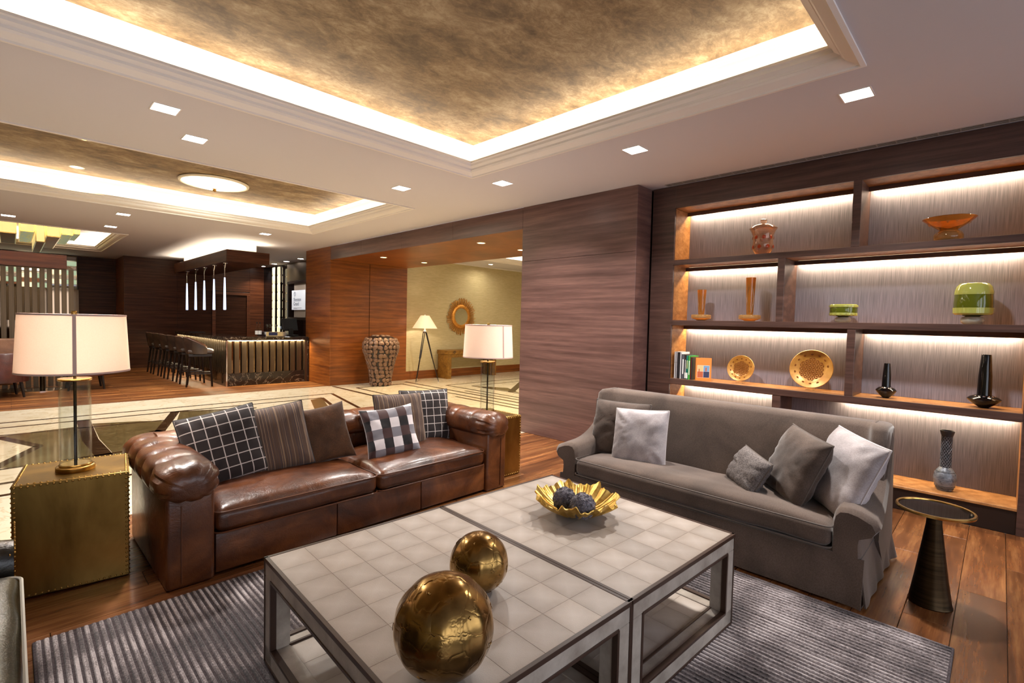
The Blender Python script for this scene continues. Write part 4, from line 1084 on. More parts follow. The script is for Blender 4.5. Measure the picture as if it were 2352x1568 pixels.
# ------------------------------------------------------------------ ornaments on the shelves
XO = 5.15
def ornament(name, label, cat, y, z, parts, x=XO, group=None):
    t = thing(name, label, cat, (x, y, z), 0, group)
    for nm, prof, mat in parts:
        obj(nm, MB().lathe(prof, 48, False, False), mat, t, True)
    return t
Z1, Z2, Z3, Z4, Z5 = 2.1305, 1.4925, .8685, .19, .0
j = ornament('glass_jar', 'clear and amber glass lidded jar on the top shelf', 'jar', 1.69, Z1, [
    ('jar_body', [(0, .0), (.055, .0), (.06, .012), (.085, .05), (.095, .09), (.090, .14), (.092, .19), (.108, .235), (.125, .262), (.120, .262), (.104, .236), (.086, .19), (.084, .14), (.089, .09), (.078, .05), (.05, .018), (0, .012)], 'rose_glass'),
    ('lid', [(.120, .264), (.10, .285), (.055, .302), (.02, .308), (.02, .32), (.03, .328), (.03, .345), (.02, .352), (0, .352)], 'rose_glass')])
me = MB().lathe([(0, .004), (.012, .003), (.018, 0)], 14, False, False).mesh('amber_spot', 'red_glass', SM)
for k in range(16):
    a = 2*PI*k/8+(k//8)*.4; zz = (.08, .17)[k//8]; R_ = (.0965, .0915)[k//8]
    obj('amber_spot', me, 'red_glass', j, loc=(R_*math.cos(a), R_*math.sin(a), zz), rot=(0, PI/2, a))
k_ = ornament('footed_bowl', 'flared amber glass bowl on the top shelf, right bay', 'bowl', .33, Z1, [
    ('bowl_foot', [(0, 0), (.075, 0), (.09, .02), (.092, .05), (.08, .075), (.055, .09), (.05, .092), (.074, .07), (.084, .05), (.08, .02), (0, .01)], 'amber_light'),
    ('bowl_rim', [(.05, .090), (.085, .115), (.13, .15), (.165, .182), (.162, .186), (.125, .156), (.08, .122), (.0, .10)], 'amber_glass')])
me = MB().lathe([(0, .003), (.012, .002), (.016, 0)], 3, False, False).mesh('cut_star', 'amber_light')
for k in range(14):
    a = 2*PI*k/14; obj('cut_star', me, 'amber_light', k_, loc=(.124*math.cos(a), .124*math.sin(a), .142), rot=(0, PI*.72, a))
def spool_vase(label, y, s, h):
    v = ornament('glass_vase', label, 'vase', y, Z2, [
        ('vase_base', [(0, 0), (.045*s, 0), (.06*s, .01), (.098*s, .022), (.104*s, .03), (.104*s, .055), (.098*s, .062), (.03*s, .064), (0, .064)], 'amber_light'),
        ('vase_body', [(0, .064), (.030*s, .064), (.032*s, .075), (.036*s, h*.4), (.048*s, h), (.043*s, h), (.030*s, h*.4), (.02*s, .09), (0, .09)], 'amber_glass')])
    sw = MB()
    for q in (0, PI):
        sw.tube([((.034+.012*t_)*s*math.cos(PI+q*.2+.5*math.sin(t_*PI)*(1 if q else -1)), (.034+.012*t_)*s*math.sin(PI+q*.2+.5*math.sin(t_*PI)*(1 if q else -1)), .08+h*.6*t_) for t_ in [i_/12 for i_ in range(13)]], .003, 6)
    obj('swirl', sw, 'amber_light', v, True)
spool_vase('shorter amber glass spool vase beside the bay side on the middle shelf', 2.275, .95, .325)
spool_vase('taller amber glass spool vase on the middle shelf', 1.785, .98, .43)
def scallop(prof, n, amp, seg=96):
    return [[((r_*(1+amp*abs(math.sin(n*PI*k/seg))*(1 if amp_on else 0)))*math.cos(2*PI*k/seg), (r_*(1+amp*abs(math.sin(n*PI*k/seg))*(1 if amp_on else 0)))*math.sin(2*PI*k/seg), z_) for k in range(seg)] for r_, z_, amp_on in prof]
g1 = ornament('footed_vase', 'low green and yellow cut-glass bowl on a stone-grey foot, middle shelf', 'vase', 1.0, Z2, [
    ('foot', [(0, 0), (.045, 0), (.058, .012), (.062, .03), (.055, .046), (.035, .052), (0, .052)], 'smoke_glass'),
    ('green_band', [(.035, .052), (.096, .060), (.1035, .085), (.1045, .12), (.100, .152), (.09, .152), (.09, .07), (0, .06)], 'green_glass')])
obj('cut_border', MB().loft(scallop([(.099, .060, 1), (.104, .066, 1), (.105, .085, 0), (.104, .078, 0)], 16, .03), True, False, False), 'lime_glass', g1, True)
obj('cut_border', MB().loft(scallop([(.104, .132, 0), (.106, .135, 1), (.106, .150, 1), (.100, .158, 0)], 16, .03), True, False, False), 'lime_glass', g1, True)
g2 = ornament('footed_vase', 'tall green and yellow cut-glass vase on a stone-grey foot, middle shelf', 'vase', .165, Z2, [
    ('foot', [(0, 0), (.05, 0), (.066, .016), (.07, .035), (.062, .055), (.04, .062), (0, .062)], 'smoke_glass'),
    ('green_band', [(.04, .062), (.10, .072), (.113, .10), (.115, .16), (.110, .24), (.098, .29), (.08, .308), (.072, .308), (.09, .28), (.09, .09), (0, .07)], 'green_glass')])
obj('cut_border', MB().loft(scallop([(.103, .072, 1), (.115, .084, 1), (.1165, .125, 1), (.113, .118, 0)], 18, .025), True, False, False), 'lime_glass', g2, True)
obj('cut_border', MB().loft(scallop([(.1125, .225, 0), (.1115, .245, 1), (.102, .286, 1), (.084, .309, 0), (.07, .312, 0)], 18, .02), True, False, False), 'lime_glass', g2, True)
def plate(label, y, R, tilt=14, x=5.2):
    t = thing('display_plate', label, 'plate', (x, y, Z3+.012), group=None)
    T = Matrix.Rotation(math.radians(-90+tilt), 4, 'Y') ; T = Matrix.Translation((0, 0, R)) @ T
    obj('plate_body', MB().lathe([(0, 0), (R*.55, .0), (R*.66, .008), (R*.95, .024), (R, .028), (R*.98, .032), (R*.94, .03), (R*.66, .014), (R*.6, .008), (0, .006)], 64, False, False, T), 'amber_gold', t, True)
    rel = MB(); s_ = R*.085
    def petal(cx, cy, a, L, wd, h=.005, z=.0085):
        ca, sa = math.cos(a), math.sin(a)
        P = lambda u_, v_, w_: (cx+u_*ca-v_*sa, cy+u_*sa+v_*ca, z+w_)
        rel.add([P(-L/2, 0, 0), P(0, -wd/2, 0), P(L/2, 0, 0), P(0, wd/2, 0), P(0, 0, h)], [(0, 1, 4), (1, 2, 4), (2, 3, 4), (3, 0, 4)], T)
    d = R*.2
    for i in range(-3, 4):
        for j_ in range(-3, 4):
            cx, cy = d*(i+.5*j_), d*.866*j_
            for a in (0, PI/3, 2*PI/3):
                px, py = cx+d/2*math.cos(a), cy+d/2*math.sin(a)
                if math.hypot(px, py) < R*.56: petal(px, py, a, d*.94, d*.42)
    for k in range(12):
        a = 2*PI*k/14-.2+PI/2-6*2*PI/14; rr_ = R*.72
        px, py = rr_*math.cos(a), rr_*math.sin(a)
        for da, ln in ((0, .15), (.7, .11), (-.7, .11)): petal(px+R*.05*math.cos(a+da), py+R*.05*math.sin(a+da), a+da, R*ln, R*.065, .005, .021)
    o = obj('relief', rel, 'relief_amber', t); o['kind'] = 'stuff'
    st = MB(); 
    for s in (-1, 1): st.tube([(-.05, s*.03, -.010), (.03, s*.03, -.010), (.045, s*.03, .03)], .003, 6); st.tube([(-.05, s*.03, -.010), (-.052, s*.03, .012)], .003, 6)
    st.tube([(.0, -.03, -.010), (.0, .03, -.010)], .003, 6)
    obj('stand', st, 'clear_glass', t, True)
plate('smaller gold relief plate on a stand, beside the books', 1.86, .132)
plate('larger gold relief plate on a stand, middle of the third shelf', 1.235, .178, 12)
def black_vase(label, y, s, h):
    v = ornament('black_vase', label, 'vase', y, Z3, [
        ('vase_base', [(0, 0), (.03*s, 0), (.034*s, .006), (.07*s, .03), (.098*s, .058), (.100*s, .066), (.08*s, .082), (.045*s, .094), (0, .094)], 'black_gloss'),
        ('vase_neck', [(0, .09), (.044*s, .09), (.040*s, h*.6), (.030*s, h-.008), (.028*s, h), (0, h)], 'black_gloss')])
    me = MB().lathe([(0, .002), (.006, .0012), (.008, 0)], 6, False, False).mesh('silver_dot', 'chrome')
    for k in range(14):
        a = 2*PI*k/14; obj('silver_dot', me, 'chrome', v, loc=(.062*s*math.cos(a), .062*s*math.sin(a), .0895), rot=(0, .55, a))
black_vase('smaller glossy black vase with silver dots on the third shelf', .67, .72, .29)
black_vase('larger glossy black vase with silver dots on the third shelf', .075, .98, .40)
v = ornament('bottle_vase', 'grey bottle vase with a netted dark neck on the lowest ledge', 'vase', .27, Z4, [
    ('vase_body', [(0, 0), (.045, 0), (.05, .01), (.066, .05), (.072, .09), (.066, .135), (.045, .17), (.034, .182), (0, .182)], 'vase_ceramic'),
    ('vase_neck', [(0, .18), (.034, .18), (.031, .3), (.033, .42), (.043, .455), (.046, .47), (.040, .47), (.028, .43), (0, .42)], 'vase_neck')])
nt_ = MB()
for k in range(12):
    for sgn in (1, -1):
        nt_.tube([(.034*math.cos(2*PI*k/12+sgn*q*.33), .034*math.sin(2*PI*k/12+sgn*q*.33), .185+.25*q/14) for q in range(15)], .0016, 4)
o = obj('netting', nt_, 'vase_ceramic', v, True); o['kind'] = 'stuff'
rg_ = MB()
for zz, r_ in ((.02, .056), (.035, .0625), (.15, .059)): rg_.tube([(r_*math.cos(2*PI*q/40), r_*math.sin(2*PI*q/40), zz) for q in range(40)], .0016, 5, True)
obj('ring', rg_, 'vase_neck', v, True)
# books
books = [((190, 188, 190), .018, .285, 'slim grey-white book'), ((166, 162, 166), .018, .285, 'slim grey book'), ((30, 28, 32), .028, .28, 'thick black book'), ((206, 206, 212), .016, .282, 'white-spined book'), ((74, 76, 84), .036, .262, 'dark grey thick book with pale lettering'), ((56, 40, 38), .016, .256, 'slim patterned dark book'), ((30, 120, 110), .020, .25, 'teal and orange banded book'), ((60, 150, 60), .026, .248, 'bright green book'), ((130, 30, 40), .010, .236, 'thin red book'), ((66, 66, 60), .012, .234, 'thin olive-grey book')]
y_ = 2.50
for k, (c, wd, h_, lb) in enumerate(books):
    flat('book_%d' % k, c, .5)
    t = thing('book', lb + ' standing in the row on the third shelf', 'book', (5.03, y_-wd/2, Z3), 0, None)
    obj('cover', MB().box((0, -wd/2+.0005, 0), (.19, -wd/2+.0025, h_)).box((0, wd/2-.0025, 0), (.19, wd/2-.0005, h_)).box((0, -wd/2+.0005, 0), (.003, wd/2-.0005, h_)), 'book_%d' % k, t)
    obj('pages', MB().box((.003, -wd/2+.0026, .003), (.186, wd/2-.0026, h_-.004)), 'white_paper', t)
    if k in (4, 5, 6, 7): obj('spine_print', MB().box((-.0006, -wd*.16, h_*(.2 if k != 6 else .45)), (0, wd*.16, h_*.8)), 'white_paper' if k != 6 else 'amber_panel', t)
    if k in (5, 6): obj('spine_label', MB().box((-.0007, -wd*.4, .01), (0, wd*.4, .07)), 'white_paper', t)
    if k in (0, 1): obj('spine_line', MB().box((-.0007, -wd*.48, .17), (0, wd*.48, .172)), 'black_matte', t)
    y_ -= wd+.0006
t = thing('book', 'orange book with four small cover pictures at the right end of the row', 'book', (5.035, y_-.030, Z3), math.radians(-58))
for nm_, c in (('book_orange', (226, 140, 60)), ('print_sky', (120, 160, 200)), ('print_rust', (190, 96, 60)), ('print_night', (50, 56, 90)), ('print_sand', (220, 196, 140))): flat(nm_, c, .45)
wd, h_, L_ = .024, .235, .155
obj('cover', MB().box((0, -wd/2, 0), (L_, -wd/2+.002, h_)).box((0, wd/2-.002, 0), (L_, wd/2, h_)).box((0, -wd/2, 0), (.003, wd/2, h_)), 'book_orange', t)
obj('pages', MB().box((.003, -wd/2+.0021, .003), (L_-.004, wd/2-.0021, h_-.004)), 'white_paper', t)
obj('picture_frame', MB().box((.016, -wd/2-.0004, .030), (L_-.018, -wd/2, .158)), 'white_paper', t)
pm = (L_-.002)/2
for nm, a, b_, mt in (('picture', (.018, .096), (pm-.002, .156), 'print_sand'), ('picture', (pm+.001, .096), (L_-.020, .156), 'print_sky'), ('picture', (.018, .032), (pm-.002, .094), 'print_rust'), ('picture', (pm+.001, .032), (L_-.020, .094), 'print_night')):
    obj(nm, MB().box((a[0], -wd/2-.0008, a[1]), (b_[0], -wd/2-.0003, b_[1])), mt, t)
obj('picture_detail', MB().box((pm+.02, -wd/2-.0011, .098), (pm+.032, -wd/2-.0008, .135)).box((.03, -wd/2-.0011, .06), (.04, -wd/2-.0008, .12)), 'print_rust', t)

# ------------------------------------------------------------------ corridor things
def stone_vase(x, y, label, s=1.0):
    t = thing('stone_clad_vase', label, 'vase', (x, y, .001))
    prof = [(.20, 0), (.205, .05), (.215, .2), (.25, .4), (.30, .58), (.345, .72), (.365, .82), (.355, .92), (.315, 1.0), (.25, 1.05), (.12, 1.075), (0, 1.08)]
    prof = [(r_*s, z_*s) for r_, z_ in prof]
    obj('vase_body', MB().lathe([(0, 0)]+prof, 40, False, False), 'ebony', t, True)
    def at(h):
        for (r0, z0), (r1, z1) in zip(prof, prof[1:]):
            if z0 <= h <= z1: return r0+(r1-r0)*(h-z0)/(z1-z0), math.atan2(r1-r0, z1-z0)
        return .1, 1.2
    meshes = []
    rng = random.Random(4)
    for v_ in range(4):
        ring = []
        for k in range(14):
            a = 2*PI*k/14; r_ = .054*(1+.12*math.sin(2*a+v_)+.08*math.sin(3*a+v_*2)-(.22 if (v_ % 2 == 0 and k == 0) else 0)); ring.append((r_*math.cos(a), r_*math.sin(a)))
        meshes.append(MB().loft([[(p*1.0, q*1.0, -.006) for p, q in ring], [(p, q, .010) for p, q in ring], [(p*.82, q*.82, .024) for p, q in ring], [(p*.4, q*.4, .030) for p, q in ring]], True, False, True).mesh('stone_disc', 'stone_disc', SM))
    h = .045; row = 0
    while h < 1.04:
        r_, sl = at(h*s); n_ = max(5, int(2*PI*r_/(.103*s)))
        for k in range(n_):
            a = 2*PI*(k+.5*(row % 2))/n_+rng.uniform(-.05, .05)
            T = Matrix.Rotation(a, 4, 'Z') @ Matrix.Translation((r_+.0, 0, h*s+rng.uniform(-.008, .008))) @ Matrix.Rotation(PI/2+sl, 4, 'Y') @ Matrix.Rotation(rng.uniform(0, 6.28), 4, 'Z') @ Matrix.Scale(s*rng.uniform(.85, 1.05), 4)
            o = obj('stone_disc', meshes[rng.randrange(4)], 'stone_disc', t); o.matrix_local = T
        h += .088 if h < .9 else .06; row += 1
    for k in range(7):
        a = 2*PI*k/7; o = obj('stone_disc', meshes[k % 4], 'stone_disc', t); o.matrix_local = Matrix.Translation((.14*s*math.cos(a), .14*s*math.sin(a), 1.062*s)) @ Matrix.Scale(s, 4)
    return t
stone_vase(5.63, 9.53, 'tall bronze-brown vase clad in rounded stone discs beside the wooden opening')
stone_vase(10.75, 9.35, 'second disc-clad vase peeking out at the right edge of the corridor', .7)
t = thing('tripod_floor_lamp', 'black tripod floor lamp with a white cone shade in front of the beige corridor wall', 'floor lamp', (6.86, 9.66, 0), math.radians(8))
obj('lamp_shade', MB().lathe([(.29, 1.24), (.10, 1.54), (.097, 1.54), (.287, 1.24)], 40, False, False), 'shade_linen', t, True)
for k, a in enumerate((math.radians(196), math.radians(-68), math.radians(75))):
    ca, sa = math.cos(a), math.sin(a); px, py = -sa*.022, ca*.022
    leg = MB()
    for s in (-1, 1): leg.tube([(ca*.03+px*s, sa*.03+py*s, 1.16), (ca*.20+px*s*.6, sa*.20+py*s*.6, .55)], .010, 6)
    leg.tube([(ca*.15, sa*.15, .72), (ca*.36, sa*.36, .02)], [.013, .009], 8); leg.tube([(ca*.20-px, sa*.20-py, .55), (ca*.20+px, sa*.20+py, .55)], .011, 6)
    l_ = obj('leg', leg, 'ebony', t, True)
    obj('foot_cap', MB().tube([(ca*.355, sa*.355, .03), (ca*.37, sa*.37, .0)], .010, 8), 'chrome', l_, True)
obj('leg_hub', MB().lathe([(0, 1.12), (.04, 1.13), (.045, 1.17), (.02, 1.20), (.012, 1.30), (0, 1.30)], 16), 'chrome', t, True)
obj('finial', MB().lathe([(0, 1.53), (.008, 1.54), (.012, 1.56), (0, 1.57)], 10), 'chrome', t, True)
point('bulb_light', t, (0, 0, 1.38), 9, (1, .86, .7), .03)
t = thing('console_table', 'burled brown waterfall console table under the sunburst mirror', 'table', (8.35, 9.83, 0))
for s in (-1, 1): obj('side_panel', MB().bbox((min(s*.82, s*.70), -.20, 0), (max(s*.82, s*.70), .20, .60), .004), 'burl', t)
obj('top', MB().bbox((-.84, -.21, .60), (.84, .21, .70), .006), 'burl', t)
obj('apron', MB().bbox((-.70, -.19, .52), (.70, -.16, .60), .003), 'burl', t)
me = MB().lathe([(.02, 0), (.028, .004), (.034, 0)], 16, False, False).mesh('ring_handle', 'black_matte')
for s in (-1, 1): obj('ring_handle', me, 'black_matte', t, loc=(s*.62, -.212, .655), rot=(PI/2, 0, 0))
t = thing('sunburst_mirror', 'round mirror in a golden sunburst frame of sticks on the corridor wall', 'mirror', (8.27, 10.055, 1.545))
R0 = Matrix.Rotation(PI/2, 4, 'X')
obj('mirror_glass', MB().lathe([(0, .02), (.225, .02), (.225, .01), (0, .01)], 48, False, False, R0), 'mirror', t)
obj('frame_ring', MB().lathe([(.215, .018), (.225, .035), (.26, .04), (.30, .03), (.32, .01), (.30, 0), (.215, 0)], 60, False, False, R0), 'sunburst_gold', t, True)
rng = random.Random(2); mr_ = []
for L_ in (.13, .16, .185): mr_.append(MB().box((.29, -.0065, -.006), (.30+L_, .0065, .006)).mesh('ray', 'sunburst_gold'))
for k in range(88):
    o = obj('ray', mr_[rng.randrange(3)], 'sunburst_gold', t); o.matrix_local = R0 @ Matrix.Rotation(2*PI*k/88, 4, 'Z') @ Matrix.Translation((0, 0, .016+.01*(k % 2)))

# ------------------------------------------------------------------ bar
bx, by = 3.04, 11.03
bar = thing('bar_counter', 'marble-topped bar counter with bronze slats lit from under its top', 'bar', (bx, by, .002))
obj('worktop', MB().bbox((-.03, -.03, .93), (1.64, .50, 1.0), .004).bbox((-.03, .50, .93), (.50, 4.25, 1.0), .004), 'bar_marble', bar)
obj('plinth', MB().bbox((0, 0, 0), (1.62, .10, .26), .003).bbox((0, .10, 0), (.10, 4.2, .26), .003), 'bar_marble', bar)
obj('mirror_panel', MB().box((.06, .06, .26), (1.60, .08, .93)).box((.06, .08, .26), (.08, 4.2, .93)), 'dark_mirror', bar)
obj('carcass', MB().box((.08, .08, .0), (1.60, .42, .92)).box((.08, .42, 0), (.42, 4.2, .92)), 'dark_veneer', bar)
obj('end_post', MB().bbox((1.56, -.02, 0), (1.615, .06, .93), .003), 'slat_bronze', bar); obj('end_panel', MB().bbox((1.615, -.03, 0), (1.65, .5, .93), .003), 'bar_marble', bar)
obj('corner_post', MB().bbox((-.004, -.004, .0), (.02, .02, .93), .002), 'chrome', bar)
me = MB().bbox((-.042, -.012, .26), (.042, .03, .925), .002, 1).mesh('slat', 'slat_bronze')
for k in range(12): obj('slat', me, 'slat_bronze', bar, loc=(.055+.1385*k, .01, 0))
me2 = MB().bbox((-.012, -.042, .26), (.03, .042, .925), .002, 1).mesh('slat', 'slat_bronze')
for k in range(30): obj('slat', me2, 'slat_bronze', bar, loc=(.01, .10+.1385*k, 0))
area('counter_light', bar, (.8, -.018, .925), 1.5, .012, 26, (1, .86, .55), (math.radians(14), 0, 0)); area('counter_light', bar, (-.018, 2.1, .925), .012, 4.1, 45, (1, .86, .55), (0, math.radians(14), 0))
obj('light_strip', MB().box((.05, .042, .915), (1.55, .055, .929)).box((.042, .06, .915), (.055, 4.2, .929)), 'led_strip', bar)
tag(obj('menu_folder', MB().bbox((0, 0, 0), (.30, .21, .012), .002), 'black_matte', None, loc=(3.12, 14.1, 1.003)), 'black menu folder lying at the far end of the bar counter', 'menu')

# canopy over the bar
cp = thing('bar_canopy', 'dark wooden canopy hanging over the bar with a lit white recess above', 'canopy', (3.0, 10.9, 2.50))
for k in range(4):
    a = k*1.1; b_ = min(4.4, a+1.1); obj('fascia_panel', MB().bbox((0, a+.001, 0), (.03, b_-.001, .235), .002, 1), 'dark_veneer', cp)
obj('fascia_panel', MB().bbox((0, -.03, 0), (.80, -.002, .235), .002, 1), 'dark_veneer', cp); obj('fascia_panel', MB().bbox((.77, 0, 0), (.80, 4.4, .235), .002, 1), 'dark_veneer', cp)
obj('soffit', MB().box((.03, 0, .002), (.77, 4.4, .02)), 'dark_veneer', cp)
obj('recess', MB().box((.20, .38, .02), (.68, 4.3, .418)), 'cove_paint', cp)
area('cove_light', cp, (.12, 2.3, .2), .03, 4.2, 34, (1, .84, .6), (0, PI-.3, 0)); area('cove_light', cp, (.42, .17, .2), .55, .03, 9, (1, .84, .6), (PI+.3, 0, 0))
# glass baton pendants
PX = [(3.10, 11.36), (3.10, 12.12), (3.10, 12.88), (3.10, 13.62), (3.10, 14.44)]
PL = ['nearest of the five over the bar', 'second nearest of the five over the bar', 'middle one of the five over the bar', 'second farthest of the five over the bar', 'farthest of the five over the bar']
for (x, y), l in zip(PX, PL):
    t = thing('pendant_light', 'slim glowing glass baton pendant, ' + l, 'pendant light', (x, y, 1.55), 0, 'baton pendants over the bar')
    obj('glass_baton', MB().lathe([(0, 0), (.024, .0), (.026, .02), (.020, .45), (.014, .66), (.0, .66)], 16, False, False), 'pendant_glow', t, True)
    obj('stem', MB().tube([(0, 0, .64), (0, 0, .86)], .007, 8), 'chrome', t, True)
    obj('hanger', MB().tube([(0, 0, .85), (.0, -.045, .955)], .007, 6).tube([(0, 0, .85), (0, .045, .955)], .007, 6).tube([(0, 0, .85), (.03, 0, .955)], .006, 6), 'chrome', t, True)
    obj('ceiling_cup', MB().lathe([(.05, .945), (.055, .96), (0, .96)], 16, False, False), 'chrome', t, True)
# bar stools
def make_stool():
    t = thing('bar_stool', '', 'stool', (0, 0, .002), 0, 'leather bar stools along the counter')
    for sx in (-1, 1):
        for sy in (-1, 1): obj('leg', MB().tube([(sx*.165, sy*.165, .63), (sx*(.20 if sx > 0 else .235), sy*.20, 0)], [.023, .017], 4), 'ebony', t)
    for a, b_ in (((-.21, -.19), (.19, -.19)), ((-.21, .19), (.19, .19)), ((.19, -.19), (.19, .19)), ((-.21, -.19), (-.21, .19))):
        obj('footrest', MB().tube([(a[0], a[1], .26), (b_[0], b_[1], .26)], .011, 6), 'ebony' if a[0] < 0 or a[0] == b_[0] and a[0] < 0 else 'chrome', t)
    obj('seat_frame', MB().bbox((-.20, -.20, .60), (.20, .20, .65), .008), 'ebony', t)
    obj('seat_cushion', slab((.225, .215, .04), .03, .02, 10, 0, 0, Matrix.Translation((0.01, 0, .695))), 'stool_leather', t, True)
    rin = []; 
    for k in range(25):
        a = math.radians(-118+236*k/24)+PI; e = abs(k-12)/12
        top = .98-.20*max(0, (e-.25)/.75)**1.3; lean = .055*(1-e)
        ca, sa = math.cos(a), math.sin(a); R1 = .225
        ring = []
        for (dr, tz) in ((0, 0), (0, .5), (0, .95), (.012, 1.0), (.026, .97), (.030, .5), (.026, 0)):
            rr_ = R1+dr-.004+lean*tz; ring.append((rr_*ca, rr_*sa, .655+(top-.655)*tz))
        rin.append(ring)
    obj('backrest', MB().loft(rin, True, True, True), 'stool_leather', t, True)
    obj('backrest_piping', MB().tube([r_[3] for r_ in rin], .008, 6), 'piping_brown', t, True)
    return t
SL = ['nearest of the row, its full seat showing', 'second in the row from the near end', 'third in the row from the near end', 'fourth in the row from the near end', 'fifth in the row from the near end', 'last in the row, farthest from the viewer']
s0 = make_stool()
for k, l in enumerate(SL):
    o = s0 if k == 0 else copy_tree(s0)
    o['label'] = 'black and brown leather bar stool, ' + l
    o.location = (2.70-.02*k, 11.50+.645*k, .002); o.rotation_euler = (0, 0, math.radians((-14, -3, 2, -2, 3, 0)[k]))
# back of the bar: shell columns, framed screen, till and glasses
me = {}
for (y_, l) in ((14.42, 'nearer the framed screen'), (14.80, 'nearer the wood wall')):
    t = thing('shell_column', 'glowing cream shell column behind the bar, the one ' + l, 'column', (5.32, y_, .0))
    for k in range(8):
        obj('shell_panel', MB().bbox((-.05, -.085, .95+k*.235), (.05, .085, .95+k*.235+.232), .03, 3), 'shell_glow', t, True)
    obj('edge_strip', MB().box((-.03, -.10, .95), (.03, -.088, 2.84)).box((-.03, .088, .95), (.03, .10, 2.84)), 'mirror', t)
t = thing('shell_column', 'slim glowing cream shell strip beside the end of the wooden wall', 'column', (5.25, 12.35, 0))
for k in range(7): obj('shell_panel', MB().bbox((-.03, -.04, 1.1+k*.24), (.03, .04, 1.1+k*.24+.237), .01, 2), 'shell_glow', t, True)
bb_ = thing('back_bar', 'dark glossy back counter of the bar with shelves below the screen', 'counter', (4.95, 12.9, .002))
obj('worktop', MB().bbox((0, -1.3, .90), (.52, 2.3, .94), .004), 'black_gloss', bb_); obj('cabinet', MB().bbox((.04, -1.3, 0), (.5, 2.3, .90), .004), 'dark_veneer', bb_)
obj('wall_panel', MB().box((.50, -1.55, .94), (.54, 1.35, 2.40)), 'black_gloss', bb_); obj('upper_panel', MB().box((.50, -1.55, 2.42), (.54, 1.35, 2.915)), 'slat_bronze', bb_)
t = thing('framed_screen', 'black framed screen with a white hotel poster behind the bar', 'screen', (5.42, 13.42, 1.88))
FW, FH = .66, .52
for a, b_ in (((-.03, -FW, -FH), (.02, FW, -FH+.07)), ((-.03, -FW, FH-.07), (.02, FW, FH)), ((-.03, -FW, -FH), (.02, -FW+.09, FH)), ((-.03, FW-.05, -FH), (.02, FW, FH))): obj('frame', MB().bbox(a, b_, .004), 'ebony', t)
obj('screen_face', MB().box((-.012, -FW+.05, -FH+.05), (.01, FW-.03, FH-.05)), 'black_gloss', t)
obj('grey_strip', MB().box((-.015, -.52, -FH+.07), (-.012, .22, FH-.07)), 'grille_metal', t)
po = obj('poster', MB().box((-.022, -.50, -.25), (-.015, .36, .27)), 'screen_glow', t)
def text(s, size, loc, parent, mat, name='lettering'):
    c = bpy.data.curves.new(name, 'FONT'); c.body = s; c.size = size; c.extrude = .0005; c.space_line = .85
    o = bpy.data.objects.new(name, c); COL.objects.link(o)
    dg = bpy.context.evaluated_depsgraph_get(); me_ = bpy.data.meshes.new_from_object(o.evaluated_get(dg)); bpy.data.objects.remove(o)
    me_.materials.clear(); me_.materials.append(MATS[mat])
    n = bpy.data.objects.new(name, me_); COL.objects.link(n); n.parent = parent; n.location = loc
    n.rotation_euler = Matrix(((0, 0, -1), (-1, 0, 0), (0, 1, 0))).to_euler()
    return n
flat('poster_ink', (36, 40, 60), .6)
text('Sheraton\nGrand', .135, (-.0235, .24, -.02), po, 'poster_ink')
text('HOTEL  LOBBY', .001, (-.0235, .24, -.2), po, 'poster_ink') if False else None
obj('small_print', MB().box((-.0232, -.28, -.205), (-.022, .24, -.195)).box((-.0232, 0, -.225), (-.022, .24, -.217)), 'grille_metal', po)
obj('emblem', MB().tube([(-.0235, .16+.055*math.cos(2*PI*k/32), .175+.055*math.sin(2*PI*k/32)) for k in range(32)], .004, 5, True), 'poster_ink', po)
text('S', .07, (-.0235, .185, .150), po, 'poster_ink', 'emblem_letter')
t = thing('till_screen', 'black touch-screen till on a stand at the right end of the bar', 'till', (4.46, 11.42, 1.003), math.radians(15))
obj('stand', MB().bbox((-.12, -.10, 0), (.12, .10, .03), .008).bbox((-.05, -.02, .03), (.05, .03, .18), .01), 'black_matte', t)
obj('display', MB().bbox((-.19, -.03, .12), (.19, .02, .40), .012, 2, Matrix.Rotation(-.22, 4, 'X')), 'black_matte', t); obj('display_glass', MB().box((-.17, .021, .14), (.17, .023, .38), Matrix.Rotation(-.22, 4, 'X')), 'black_glass', t)
GP = [(0, 0), (.028, 0), (.028, .002), (.004, .006), (.004, .08), (.03, .10), (.036, .13), (.032, .16), (.030, .16), (.034, .13), (.028, .104), (0, .085)]
TP = [(0, 0), (.033, 0), (.036, .09), (.034, .09), (.031, .004), (0, .004)]
gme = MB().lathe(GP, 18, False, False).mesh('glass_body', 'clear_glass', SM); tme = MB().lathe(TP, 18, False, False).mesh('glass_body', 'clear_glass', SM)
tr_ = thing('glass_rack', 'steel rack box on the bar by the till holding glasses', 'rack', (4.06, 11.36, 1.003))
obj('rack_box', MB().bbox((-.20, -.12, 0), (.22, .12, .10), .004), 'chrome', tr_); obj('rack_label', MB().box((-.14, -.1215, .02), (.04, -.120, .09)), 'print_night', tr_)
for k, (x, y, z, m_, l) in enumerate([(3.92, 11.33, 1.105, 0, 'stemmed glass leftmost on the steel rack'), (4.01, 11.40, 1.105, 0, 'stemmed glass in the middle of the steel rack'), (4.10, 11.34, 1.105, 0, 'stemmed glass right on the steel rack'), (4.20, 11.38, 1.105, 1, 'short tumbler on the right end of the steel rack'), (4.27, 11.20, 1.003, 1, 'short tumbler on the bar in front of the till')]):
    o = obj('drinking_glass', tme if m_ else gme, 'clear_glass', None, loc=(x, y, z)); tag(o, l, 'glass', 'glasses on the bar')
